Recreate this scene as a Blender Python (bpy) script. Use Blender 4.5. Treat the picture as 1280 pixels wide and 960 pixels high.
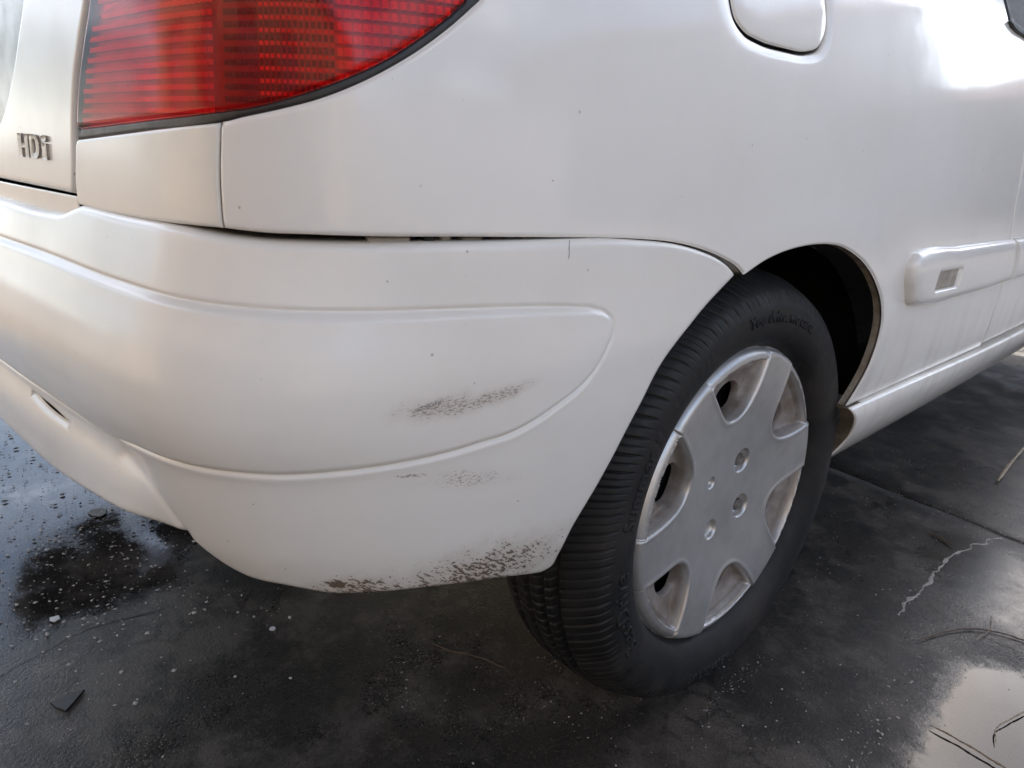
# A white hatchback's scuffed rear corner, parked on wet dark paving.  Units: metres.
# x = out of the car's right flank, y = forward along the car, z = up; origin on the ground under the rear wheel.
import bpy, bmesh, math, random
import numpy as np
from mathutils import Vector, Matrix
from mathutils.geometry import delaunay_2d_cdt

scene = bpy.context.scene
for o in list(bpy.data.objects): bpy.data.objects.remove(o)
R_ = math.radians

# ---------------------------------------------------------------- camera
cam_d = bpy.data.cameras.new('camera'); cam = bpy.data.objects.new('camera', cam_d)
scene.collection.objects.link(cam); scene.camera = cam
cam_d.sensor_width = 36; cam_d.lens = 25.31; cam_d.clip_start = 0.02; cam_d.clip_end = 2000
yaw, pitch, roll = -0.8196, -0.3131, 0.0403
fw = Vector((math.sin(yaw) * math.cos(pitch), math.cos(yaw) * math.cos(pitch), math.sin(pitch)))
rt = fw.cross(Vector((0, 0, 1))).normalized(); up = rt.cross(fw)
rt, up = rt * math.cos(roll) + up * math.sin(roll), up * math.cos(roll) - rt * math.sin(roll)
m = Matrix((rt, up, -fw)).transposed().to_4x4(); m.translation = (0.4075, -0.7774, 0.7093)
cam.matrix_world = m
scene.render.resolution_x, scene.render.resolution_y = 1024, 768
cam_d.dof.use_dof = True; cam_d.dof.focus_distance = 0.72; cam_d.dof.aperture_fstop = 20.0

# ---------------------------------------------------------------- sky, sun, exposure
SUN_EL, SUN_AZ = R_(34), R_(-28)           # azimuth from +y towards +x
world = bpy.data.worlds.new('World'); scene.world = world; world.use_nodes = True
wn = world.node_tree; wn.nodes.clear()
def wnode(t, **k):
    n = wn.nodes.new(t)
    for a, b in k.items(): setattr(n, a, b)
    return n
sky = wnode('ShaderNodeTexSky', sky_type='NISHITA', sun_disc=False, sun_elevation=SUN_EL, sun_rotation=SUN_AZ, dust_density=2.3)
bg = wnode('ShaderNodeBackground'); bg.inputs['Strength'].default_value = 0.15
wout = wnode('ShaderNodeOutputWorld')
tc = wnode('ShaderNodeTexCoord'); mp = wnode('ShaderNodeMapping'); mp.inputs['Scale'].default_value = (1, 1, 2.6)
nz = wnode('ShaderNodeTexNoise'); nz.inputs['Scale'].default_value = 2.3; nz.inputs['Detail'].default_value = 9; nz.inputs['Roughness'].default_value = .56
rp = wnode('ShaderNodeValToRGB'); rp.color_ramp.elements[0].position = .47; rp.color_ramp.elements[1].position = .66
mx = wnode('ShaderNodeMix', data_type='RGBA'); mx.inputs[7].default_value = (17.0, 17.0, 17.2, 1)
wn.links.new(tc.outputs['Generated'], mp.inputs[0]); wn.links.new(mp.outputs[0], nz.inputs['Vector'])
wn.links.new(nz.outputs['Fac'], rp.inputs[0]); wn.links.new(rp.outputs[0], mx.inputs[0])
cl = wnode('ShaderNodeMix', data_type='RGBA', blend_type='ADD'); cl.inputs[0].default_value = 1; cl.inputs[7].default_value = (7.6, 7.75, 7.95, 1)
wn.links.new(sky.outputs[0], cl.inputs[6]); wn.links.new(cl.outputs[2], mx.inputs[7])   # clouds glow more towards the sun, as the sky does
wn.links.new(sky.outputs[0], mx.inputs[6]); wn.links.new(mx.outputs[2], bg.inputs[0]); wn.links.new(bg.outputs[0], wout.inputs[0])

sd = bpy.data.lights.new('sun', 'SUN'); sd.energy = 3.0; sd.angle = R_(.6); sd.color = (1, .93, .82)
sun = bpy.data.objects.new('sun', sd); scene.collection.objects.link(sun)
dv = Vector((math.sin(SUN_AZ) * math.cos(SUN_EL), math.cos(SUN_AZ) * math.cos(SUN_EL), math.sin(SUN_EL)))
sun.rotation_euler = dv.to_track_quat('Z', 'Y').to_euler()
scene.view_settings.view_transform = 'Standard'; scene.view_settings.look = 'None'
scene.view_settings.exposure = 1.53; scene.view_settings.gamma = 1
scene.render.engine = 'CYCLES'
scene.cycles.max_bounces = 7; scene.cycles.transparent_max_bounces = 8; scene.cycles.caustics_reflective = False; scene.cycles.caustics_refractive = False
# ---------------------------------------------------------------- surfaces of the car body
def gsmooth(a, sig):
    n = int(4 * sig) + 1
    k = np.exp(-0.5 * (np.arange(-n, n + 1) / sig) ** 2); k /= k.sum()
    lo = a[0] + (a[0] - a[1:n + 1][::-1]) ; hi = a[-1] + (a[-1] - a[-n - 1:-1][::-1])
    return np.convolve(np.concatenate([lo, a, hi]), k, 'valid')

class Plan:
    """horizontal outline of the body, s = arc length, s = 0 beside the rear axle, growing towards the tail"""
    def __init__(self, pts, sig, step=0.002):
        pts = np.array(pts, float)
        d = np.concatenate([[0], np.cumsum(np.hypot(*np.diff(pts, axis=0).T))])
        t = np.arange(0, d[-1], step)
        x = gsmooth(np.interp(t, d, pts[:, 0]), sig / step); y = gsmooth(np.interp(t, d, pts[:, 1]), sig / step)
        s = np.concatenate([[0], np.cumsum(np.hypot(np.diff(x), np.diff(y)))])
        s -= np.interp(0.0, -y, s)
        tx, ty = np.gradient(x, s), np.gradient(y, s)
        l = np.hypot(tx, ty)
        self.s, self.x, self.y, self.nx, self.ny = s, x, y, -ty / l, tx / l
    def at(self, s):
        i = lambda a: np.interp(s, self.s, a)
        nx, ny = i(self.nx), i(self.ny); l = np.hypot(nx, ny)
        return i(self.x), i(self.y), nx / l, ny / l

class Prof:
    def __init__(self, pts, sig, step=0.001):
        pts = np.array(sorted(pts), float)
        z = np.arange(pts[0, 0], pts[-1, 0] + step, step)
        self.z, self.o = z, gsmooth(np.interp(z, pts[:, 0], pts[:, 1]), sig / step)
    def __call__(self, z): return np.interp(z, self.z, self.o)

def sstep(a, b, x):
    t = np.clip((np.asarray(x, float) - a) / (b - a), 0, 1); return t * t * t * (t * (6 * t - 15) + 10)

BODY_PLAN = Plan([(.012,1.9),(.026,1.2),(.033,.6),(.035,.2),(.035,0),(.033,-.2),(.024,-.38),(.004,-.49),(-.03,-.555),(-.08,-.591),(-.16,-.608),(-.30,-.624),(-.5,-.645),(-.80,-.668),(-.98,-.672)], .03)
BUMP_PLAN = Plan([(.036,.4),(.036,.1),(.036,-.10),(.035,-.25),(.030,-.36),(.016,-.44),(-.007,-.505),(-.037,-.557),(-.072,-.597),(-.125,-.620),(-.23,-.635),(-.36,-.648),(-.5,-.662),(-.80,-.688),(-.98,-.692)], .025)
SIDE = Prof([(.10,-.17),(.18,-.12),(.24,-.085),(.28,-.055),(.33,-.026),(.37,-.012),(.42,-.006),(.5,-.002),(.6,0),(.7,-.001),(.8,-.009),(.9,-.026),(.95,-.040),(1.0,-.06),(1.2,-.15),(1.40,-.26)], .025)
REAR = Prof([(.10,-.12),(.5,-.02),(.65,0),(.8,-.010),(.9,-.022),(1.0,-.05),(1.2,-.2),(1.40,-.42)], .025)
BSIDE = Prof([(.70,-.006),(.66,-.003),(.645,0),(.6,.002),(.55,.007),(.5,.006),(.45,.001),(.40,-.007),(.36,-.018),(.33,-.032),(.315,-.044),(.20,-.16)], .008)
BREAR = Prof([(.70,-.040),(.66,-.020),(.635,-.012),(.617,-.006),(.605,-.002),(.59,.003),(.57,.012),(.545,.019),(.52,.021),(.50,.018),(.485,.012),(.472,.008),(.45,.004),(.43,.0),(.40,-.008),(.37,-.022),(.345,-.040),(.33,-.056),(.315,-.074),(.20,-.21)], .006)
BLIP = Prof([(.70,-.040),(.66,-.020),(.635,-.012),(.617,-.006),(.605,-.002),(.59,.003),(.57,.012),(.545,.019),(.52,.021),(.50,.018),(.485,.012),(.472,.008),(.460,-.004),(.448,-.010),(.436,-.008),(.425,-.003),(.408,.001),(.388,.002),(.370,.000),(.356,-.006),(.345,-.016),(.33,-.04),(.20,-.30)], .005)
def body_off(s, z):
    w = sstep(.36, .70, s); return SIDE(z) * (1 - w) + REAR(z) * w
def bump_off(s, z):
    w = sstep(.40, .68, s); v = sstep(.68, .82, s)
    return BSIDE(z) * (1 - w) + (BREAR(z) * (1 - v) + BLIP(z) * v) * w
def on(plan, off, s, z, d=0.0):
    x, y, nx, ny = plan.at(s); o = off(s, z) + d
    return np.stack([x + nx * o, y + ny * o, np.broadcast_to(z, np.shape(x))], -1)
# outlines measured on the body surfaces as (arc length, height)
Q_BOTTOM = [(0.6293, 0.6522), (0.6143, 0.6518), (0.5957, 0.6514), (0.5677, 0.6518), (0.5259, 0.6515), (0.4704, 0.651), (0.4188, 0.6495), (0.3656, 0.6475), (0.3224, 0.6454), (0.2821, 0.6427), (0.2285, 0.6368), (0.1912, 0.6291), (0.1604, 0.6198), (0.1339, 0.6087), (0.1217, 0.6006)]
ARCH = [(0.1217, 0.6006), (0.0866, 0.6118), (0.0466, 0.6192), (0.0077, 0.6225), (-0.0413, 0.6225), (-0.0815, 0.6185), (-0.1226, 0.608), (-0.1736, 0.5878), (-0.2206, 0.5588), (-0.2516, 0.5305), (-0.2671, 0.5027), (-0.2698, 0.4745), (-0.2628, 0.4447), (-0.2517, 0.4153), (-0.2349, 0.3813)]
SILL_TOP = [(-0.2349, 0.3813), (-0.4193, 0.3795), (-0.8715, 0.3698)]
DOOR_EDGE = [(-0.8715, 0.3698), (-0.8631, 0.4366), (-0.8676, 0.5156), (-0.8295, 0.588), (-0.8077, 0.6593), (-0.8021, 0.7285)]
LAMP_LOW = [(0.8479, 0.7045), (0.7338, 0.7122), (0.6253, 0.72), (0.6098, 0.723), (0.5806, 0.7288), (0.5541, 0.7359), (0.5285, 0.7462), (0.5093, 0.756), (0.4877, 0.7689), (0.4647, 0.7852), (0.4434, 0.8025)]
LENS_LOW = [(0.8409, 0.7127), (0.7128, 0.7201), (0.6456, 0.7246), (0.5974, 0.7302), (0.5712, 0.7366), (0.537, 0.7488), (0.5091, 0.7621), (0.4841, 0.7782), (0.4644, 0.7923), (0.4554, 0.8)]
LAMP_LEFT = [(0.8479, 0.7045), (0.846, 0.7133), (0.8352, 0.7499), (0.82, 0.7785), (0.8054, 0.8044)]
CORNER_BOTTOM = [(0.6296, 0.6522), (0.7037, 0.6503), (0.7975, 0.6496), (0.8586, 0.6511)]
CORNER_LEFT = [(0.8586, 0.6511), (0.8572, 0.6681), (0.8479, 0.7045)]
HATCH_EDGE = [(0.8651, 0.6593), (0.8562, 0.6877), (0.8521, 0.7101), (0.8404, 0.75), (0.8249, 0.7788), (0.8093, 0.8047)]
HATCH_LOW = [(0.8651, 0.6593), (0.9495, 0.6599), (1.0729, 0.661)]
RECESS = [(0.9501, 0.8174), (0.9654, 0.7939), (1.004, 0.7477), (1.0497, 0.7128)]
LET = [(0.9908, 0.7079), (0.9919, 0.686), (0.9577, 0.7066), (0.9618, 0.6852), (0.9276, 0.705), (0.9311, 0.6849), (0.9091, 0.7043), (0.9102, 0.685)]
FUEL = [(0.1704, 0.8404), (0.1643, 0.8272), (0.1486, 0.8169), (0.124, 0.8122), (0.0755, 0.8104), (0.0274, 0.8127), (0.0037, 0.8197), (-0.0099, 0.8357), (-0.0131, 0.8536), (-0.0104, 0.8674)]
MOULD = [(-0.8751, 0.5583), (-0.8676, 0.5102), (-0.8237, 0.5056), (-0.5773, 0.5067), (-0.3869, 0.5119), (-0.3621, 0.5159), (-0.3435, 0.531), (-0.3212, 0.5632), (-0.3229, 0.5857), (-0.3536, 0.5955), (-0.513, 0.5927), (-0.8127, 0.5888)]
MARKER = [(-0.4182, 0.5343), (-0.4217, 0.5596), (-0.5231, 0.5579), (-0.52, 0.531)]
WIN = [(-0.6621, 0.9657), (-0.6593, 0.9439), (-0.6637, 0.9315), (-0.7493, 0.9255)]
U_TOP = [(0.8532, 0.6518), (0.7845, 0.6502), (0.67, 0.6492), (0.629, 0.6467), (0.6042, 0.646), (0.5676, 0.6462), (0.5257, 0.6465), (0.4929, 0.6469), (0.4261, 0.6468), (0.3693, 0.6464), (0.3275, 0.6453), (0.2879, 0.6422), (0.2343, 0.6362), (0.1965, 0.6281), (0.166, 0.6188), (0.1479, 0.6103), (0.1366, 0.6017)]
U_ARCH = [(0.1366, 0.6017), (0.2002, 0.5672), (0.2503, 0.5291), (0.274, 0.4927), (0.3087, 0.4274), (0.331, 0.3821), (0.3361, 0.3511), (0.3368, 0.3329), (0.3488, 0.3286)]
U_BOT = [(0.3488, 0.3286), (0.4114, 0.3471), (0.4808, 0.3574), (0.5295, 0.3587), (0.5656, 0.3601), (0.5864, 0.3657), (0.6011, 0.3691), (0.6457, 0.374), (0.6799, 0.3887), (0.6999, 0.4029)]
U_BOT2 = [(0.7662, 0.4031), (0.8465, 0.4027), (0.9527, 0.4032), (1.0485, 0.4065), (1.1468, 0.4069)]
BULGE_TOP = [(1.0463, 0.6052), (0.904, 0.6052), (0.791, 0.6035), (0.6863, 0.6025), (0.6282, 0.6015), (0.5803, 0.6004), (0.5165, 0.6), (0.4468, 0.5994), (0.3765, 0.5953), (0.3432, 0.5916)]
BULGE_END = [(0.3432, 0.5916), (0.3268, 0.5861), (0.3181, 0.5778), (0.318, 0.5685), (0.3245, 0.5572), (0.3372, 0.54), (0.3561, 0.5251), (0.3736, 0.5163)]
BULGE_BOT = [(0.3736, 0.5163), (0.3963, 0.5058), (0.418, 0.4987), (0.4455, 0.4946), (0.4713, 0.4906), (0.5075, 0.4871), (0.5523, 0.4843), (0.5925, 0.4827), (0.6168, 0.483), (0.6552, 0.4815), (0.7155, 0.4779), (0.8594, 0.4542), (0.998, 0.4499), (1.171, 0.4473)]
STEP = [(0.8783, 0.6459), (0.89, 0.6423), (0.9256, 0.6394), (1.0757, 0.6417)]
SCUFF1 = [(0.5105, 0.5252), (0.4905, 0.5424), (0.4599, 0.5295), (0.4003, 0.5407), (0.4469, 0.5245), (0.4845, 0.5233)]
SCUFF2 = [(0.5073, 0.4752), (0.4768, 0.4741), (0.4295, 0.4668), (0.4036, 0.4382), (0.4496, 0.4563)]
DIRT = [(0.572, 0.3697), (0.5509, 0.3862), (0.506, 0.4053), (0.4661, 0.4056), (0.4033, 0.3882), (0.3444, 0.3578), (0.3452, 0.3294)]
SLIT = [(1.0544, 0.4358), (1.0207, 0.4336), (0.9797, 0.4322), (0.9371, 0.4312)]
LIPCREASE = [(0.8048, 0.4412), (0.7756, 0.4391), (0.737, 0.435), (0.7143, 0.4217), (0.699, 0.4041)]
# ---------------------------------------------------------------- helpers
rng = random.Random(7); nrg = np.random.default_rng(7)
COL = scene.collection
def link(o, parent=None):
    COL.objects.link(o)
    if parent: o.parent = parent
    return o
def mesh_obj(name, verts, faces, mat, parent=None, smooth=True, uv=None, mats=None, midx=None):
    me = bpy.data.meshes.new(name)
    me.from_pydata([tuple(map(float, v)) for v in verts], [], [tuple(map(int, f)) for f in faces])
    for mm in (mats or [mat]): me.materials.append(mm)
    if smooth: me.polygons.foreach_set('use_smooth', [True] * len(me.polygons))
    if midx is not None: me.polygons.foreach_set('material_index', list(map(int, midx)))
    if uv is not None:
        l = me.uv_layers.new(name='sz'); uv = np.asarray(uv, float)
        vi = np.zeros(len(me.loops), int); me.loops.foreach_get('vertex_index', vi)
        l.data.foreach_set('uv', uv[vi].ravel())
    me.update()
    return link(bpy.data.objects.new(name, me), parent)
def tag(o, label=None, cat=None, group=None, kind=None):
    if label: o['label'] = label
    if cat: o['category'] = cat
    if group: o['group'] = group
    if kind: o['kind'] = kind
    return o
def empty(name, loc=(0, 0, 0), parent=None):
    e = bpy.data.objects.new(name, None); e.location = loc; e.empty_display_size = .1
    return link(e, parent)
def spline(pts, h=.004, closed=False):
    """Catmull-Rom through pts, resampled every h"""
    P = np.array(pts, float)
    if len(P) < 3:
        n = max(1, int(np.ceil(np.hypot(*(P[1] - P[0])) / h)))
        return P[0] + (P[1] - P[0]) * np.linspace(0, 1, n + 1)[:, None]
    E = np.vstack([2 * P[0] - P[1], P, 2 * P[-1] - P[-2]]) if not closed else np.vstack([P[-1], P, P[0], P[1]])
    out = []
    for a, b, c, d in zip(E[:-3], E[1:-2], E[2:-1], E[3:]):
        t = np.linspace(0, 1, 17)[:-1, None]
        # centripetal-ish tangents limited to segment length
        L = np.hypot(*(c - b)); l0 = np.hypot(*(b - a)) + 1e-9; l1 = np.hypot(*(d - c)) + 1e-9
        m0 = ((b - a) / l0 * L + (c - b) * l0 / (L + 1e-9)) * L / (L + l0) if True else 0
        m0 = L * ((b - a) / l0 * L + (c - b) / (L + 1e-9) * l0) / (L + l0)
        m1 = L * ((c - b) / (L + 1e-9) * l1 + (d - c) / l1 * L) / (L + l1)
        out.append((2*t**3-3*t**2+1)*b + (t**3-2*t**2+t)*m0 + (-2*t**3+3*t**2)*c + (t**3-t**2)*m1)
    Q = np.vstack(out + ([P[-1:]] if not closed else [P[:1]]))
    s = np.concatenate([[0], np.cumsum(np.hypot(*np.diff(Q, axis=0).T))])
    n = max(2, int(np.ceil(s[-1] / h)))
    t = np.linspace(0, s[-1], n + 1)
    Q = np.stack([np.interp(t, s, Q[:, 0]), np.interp(t, s, Q[:, 1])], 1)
    return Q[:-1] if closed else Q
def loop(*curves, h=.004):
    """closed outline from smooth curves joined by sharp corners"""
    out = []
    for c in curves:
        q = spline(c, h)
        if out and np.hypot(*(q[0] - out[-1])) < 1e-4: q = q[1:]
        elif out:
            out.extend(spline([out[-1], q[0]], h)[1:-1])
        out.extend(q)
    if np.hypot(*(out[0] - out[-1])) > 1e-4: out.extend(spline([out[-1], out[0]], h)[1:-1])
    else: out = out[:-1]
    return np.array(out)
def inside(P, poly):
    P = np.asarray(P, float); o = np.argsort(P[:, 1]); x, y = P[o, 0], P[o, 1]; r = np.zeros(len(P), bool)
    b = np.roll(poly, -1, 0)
    lo = np.searchsorted(y, np.minimum(poly[:, 1], b[:, 1]), 'left'); hi = np.searchsorted(y, np.maximum(poly[:, 1], b[:, 1]), 'left')
    for (x0, y0), (x1, y1), i, j in zip(poly, b, lo, hi):
        if j > i: r[i:j] ^= x[i:j] < (x1 - x0) * (y[i:j] - y0) / (y1 - y0) + x0
    out = np.empty(len(P), bool); out[o] = r
    return out
def dist(P, line, closed=True, cut=.09):
    """distance to a polyline, exact up to cut"""
    P = np.asarray(P, float); a = line; b = np.roll(line, -1, 0)
    if not closed: a, b = line[:-1], line[1:]
    o = np.argsort(P[:, 0]); Q = P[o]; best = np.full(len(P), cut * cut)
    k = 6
    for s in range(0, len(a), k):
        aa, bb = a[s:s+k], b[s:s+k]; al = np.vstack([aa, bb]); mn, mxx = al.min(0) - cut, al.max(0) + cut
        i, j = np.searchsorted(Q[:, 0], mn[0]), np.searchsorted(Q[:, 0], mxx[0])
        if j <= i: continue
        sub = np.nonzero((Q[i:j, 1] > mn[1]) & (Q[i:j, 1] < mxx[1]))[0] + i
        if not len(sub): continue
        q = Q[sub]; d = bb - aa; L = (d ** 2).sum(1) + 1e-15
        px = q[:, 0, None] - aa[None, :, 0]; py = q[:, 1, None] - aa[None, :, 1]
        tt = np.clip((px * d[:, 0] + py * d[:, 1]) / L, 0, 1)
        px -= tt * d[:, 0]; py -= tt * d[:, 1]
        best[sub] = np.minimum(best[sub], (px * px + py * py).min(1))
    out = np.empty(len(P)); out[o] = np.sqrt(best)
    return out
def sdist(P, poly):
    d = dist(P, poly); return np.where(inside(P, poly), d, -d)
def offset_pts(line, ds, closed=True):
    if closed: t = np.roll(line, -1, 0) - np.roll(line, 1, 0)
    else: t = np.gradient(line, axis=0)
    n = np.stack([t[:, 1], -t[:, 0]], 1); n /= np.hypot(*n.T)[:, None] + 1e-12
    res = []
    for d in ds:
        q = line + n * d
        res.append(q[dist(q, line, closed, cut=abs(d) * 1.01 + 1e-5) > abs(d) * .93])
    return np.vstack(res)
def triangulate(outline, holes=(), h=.007, rings=(.001, .0025, .005), extra=None):
    """constrained triangulation of an outline with interior points; returns points, triangles, loops of indices"""
    loops = [outline] + list(holes)
    lo, hi = outline.min(0), outline.max(0)
    ny = int((hi[1] - lo[1]) / (h * .866)) + 2; nx = int((hi[0] - lo[0]) / h) + 3
    gx, gy = np.meshgrid(np.arange(nx), np.arange(ny))
    G = np.stack([lo[0] + (gx + .5 * (gy % 2) - .5) * h, lo[1] + gy * h * .866], -1).reshape(-1, 2)
    E = [np.zeros((0, 2))]
    for L in loops:
        if len(rings): E.append(offset_pts(L, [s * r for r in rings for s in (1, -1)]))
    if extra is not None: E.append(extra)
    E = np.vstack(E)
    def ok(Q, tol):
        k = inside(Q, outline)
        for H in holes: k &= ~inside(Q, H)
        Q = Q[k]
        if not len(Q): return Q
        dm = np.min([dist(Q, L, cut=.01) for L in loops], 0)
        return Q[dm > tol]
    E = ok(E, .0004)
    if len(E):
        # thin crowded extras, then drop grid points close to them
        cell = {}; keep = []
        for i, q in enumerate(E):
            k = (int(q[0] // .0005), int(q[1] // .0005))
            if k in cell: continue
            cell[k] = 1; keep.append(i)
        E = E[keep]
        occ = set()
        c = h * .5
        for q in E:
            i, j = int(q[0] // c), int(q[1] // c)
            for a in (-1, 0, 1):
                for b in (-1, 0, 1): occ.add((i + a, j + b))
        G = np.array([q for q in G if (int(q[0] // c), int(q[1] // c)) not in occ] or np.zeros((0, 2))).reshape(-1, 2)
    G = ok(G, h * .45)
    pts = np.vstack(loops + [E, G]); edges = []; k = 0; idx = []
    for L in loops:
        n = len(L); idx.append(list(range(k, k + n))); edges += [(k + i, k + (i + 1) % n) for i in range(n)]; k += n
    vs, es, fs, ov, oe, of = delaunay_2d_cdt([Vector(p) for p in pts], edges, [], 0, 1e-7)
    V = np.array([tuple(v) for v in vs]); T = np.array([f for f in fs if len(f) == 3])
    cen = V[T].mean(1); k = inside(cen, outline)
    for H in holes: k &= ~inside(cen, H)
    T = T[k]
    back = {}
    for n, lst in enumerate(ov):
        for i in lst: back[i] = n
    return V, T, [[back[i] for i in L] for L in idx]
def edge_round(d, r):
    t = np.clip(1 - d / r, 0, 1); return -r * (1 - np.sqrt(np.maximum(0, 1 - t * t)))
def panel(name, parent, mat, surf, outline, holes=(), h=.007, r=.004, flange=.014, disp=None, d=0.0, extra=None,
          flange_mat=None, open_s=None, rings=None, flange_in=0.0, flange_where=None):
    """sheet of bodywork trimmed from a body surface, with a rolled edge and a return flange"""
    plan, off = surf
    rings = rings if rings is not None else (r * .4, r, r * 1.7)
    V, T, L = triangulate(outline, holes, h, rings, extra)
    de = np.min([dist(V, q, cut=.03) for q in [outline] + list(holes)], 0)
    # a free end (middle of the car) is not rolled
    if open_s is not None:
        de = np.full(len(V), .03)
        for q in [outline] + list(holes):
            keep = np.abs(q[:, 0] - open_s) > 1e-4; k0 = int(np.argmin(keep)) if not keep.all() else 0
            q = np.roll(q, -k0, 0); keep = np.roll(keep, -k0)
            de = np.minimum(de, dist(V, q[keep], closed=bool(keep.all()), cut=.03))
    D = edge_round(de, r) + d
    if disp is not None: D = D + disp(V)
    X = on(plan, off, V[:, 0], V[:, 1], D)
    x0, y0, nx, ny = plan.at(V[:, 0])
    faces = []; area = 0
    # orient outward
    a, b, c = X[T[:, 0]], X[T[:, 1]], X[T[:, 2]]
    nrm = np.cross(b - a, c - a); N2 = np.stack([nx, ny, 0 * nx], 1)[T[:, 0]]
    flip = (nrm * N2).sum(1) < 0
    T = np.where(flip[:, None], T[:, [0, 2, 1]], T)
    verts = list(X); uv = [tuple(v) for v in V]; faces = [tuple(t) for t in T]; midx = [0] * len(faces)
    if flange:
        for li, q in enumerate(L):
            n = len(q); base = len(verts); m_ = 3
            Lp = V[q]; t = np.roll(Lp, -1, 0) - np.roll(Lp, 1, 0); nn = np.stack([t[:, 1], -t[:, 0]], 1); nn /= np.hypot(*nn.T)[:, None] + 1e-12
            test = inside(Lp + nn * 1e-4, outline) if li == 0 else ~inside(Lp + nn * 1e-4, [None, *holes][li])
            nn[~test] *= -1
            recolour = np.ones(n, bool) if flange_where is None else flange_where(Lp)
            for k in range(1, m_ + 1):
                sft = Lp + nn * flange_in * k / m_
                Y = on(plan, off, sft[:, 0], sft[:, 1], D[q] - flange * k / m_)
                verts += list(Y); uv += [tuple(v) for v in Lp]
            for k in range(m_):
                for i in range(n):
                    j = (i + 1) % n
                    if open_s is not None and abs(Lp[i, 0] - open_s) < 1e-4 and abs(Lp[j, 0] - open_s) < 1e-4: continue
                    u0 = (q[i], q[j]) if k == 0 else (base + (k-1)*n + i, base + (k-1)*n + j)
                    u1 = (base + k*n + j, base + k*n + i)
                    faces.append((*u0, *u1)); midx.append(1 if flange_mat and recolour[i] else 0)
    return mesh_obj(name, verts, faces, mat, parent, True, uv, mats=[mat] + ([flange_mat] if flange_mat else []), midx=midx if flange_mat else None)
def tube(path, rad, n=8, cap=True):
    P = np.array(path, float); V = []; F = []
    T = np.gradient(P, axis=0); T /= np.linalg.norm(T, axis=1)[:, None] + 1e-12
    rad = np.broadcast_to(rad, len(P))
    for p, t, r in zip(P, T, rad):
        a = np.cross(t, [0, 0, 1.0]) if abs(t[2]) < .9 else np.cross(t, [1.0, 0, 0]); a /= np.linalg.norm(a); b = np.cross(t, a)
        for k in range(n):
            w = 2 * math.pi * k / n; V.append(p + r * (a * math.cos(w) + b * math.sin(w)))
    m_ = len(P)
    for i in range(m_ - 1):
        for k in range(n):
            F.append((i*n+k, i*n+(k+1) % n, (i+1)*n+(k+1) % n, (i+1)*n+k))
    if cap: F.append(tuple(range(n))[::-1]); F.append(tuple((m_-1)*n + k for k in range(n)))
    return V, F
def box_vf(c, sz, rot=None):
    V = []
    for z in (-.5, .5):
        for y in (-.5, .5):
            for x in (-.5, .5): V.append(np.array((x * sz[0], y * sz[1], z * sz[2])))
    if rot is not None: V = [np.array(rot @ Vector(v)) for v in V]
    V = [v + np.array(c) for v in V]
    return V, [(0,2,3,1),(4,5,7,6),(0,1,5,4),(2,6,7,3),(0,4,6,2),(1,3,7,5)]
class Bag:
    def __init__(s): s.V = []; s.F = []; s.M = []
    def add(s, V, F, m=0):
        b = len(s.V); s.V += list(V); s.F += [tuple(i + b for i in f) for f in F]; s.M += [m] * len(F)
    def obj(s, name, mats, parent=None, smooth=False):
        mats = mats if isinstance(mats, list) else [mats]
        return mesh_obj(name, s.V, s.F, None, parent, smooth, mats=mats, midx=s.M)

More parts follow.
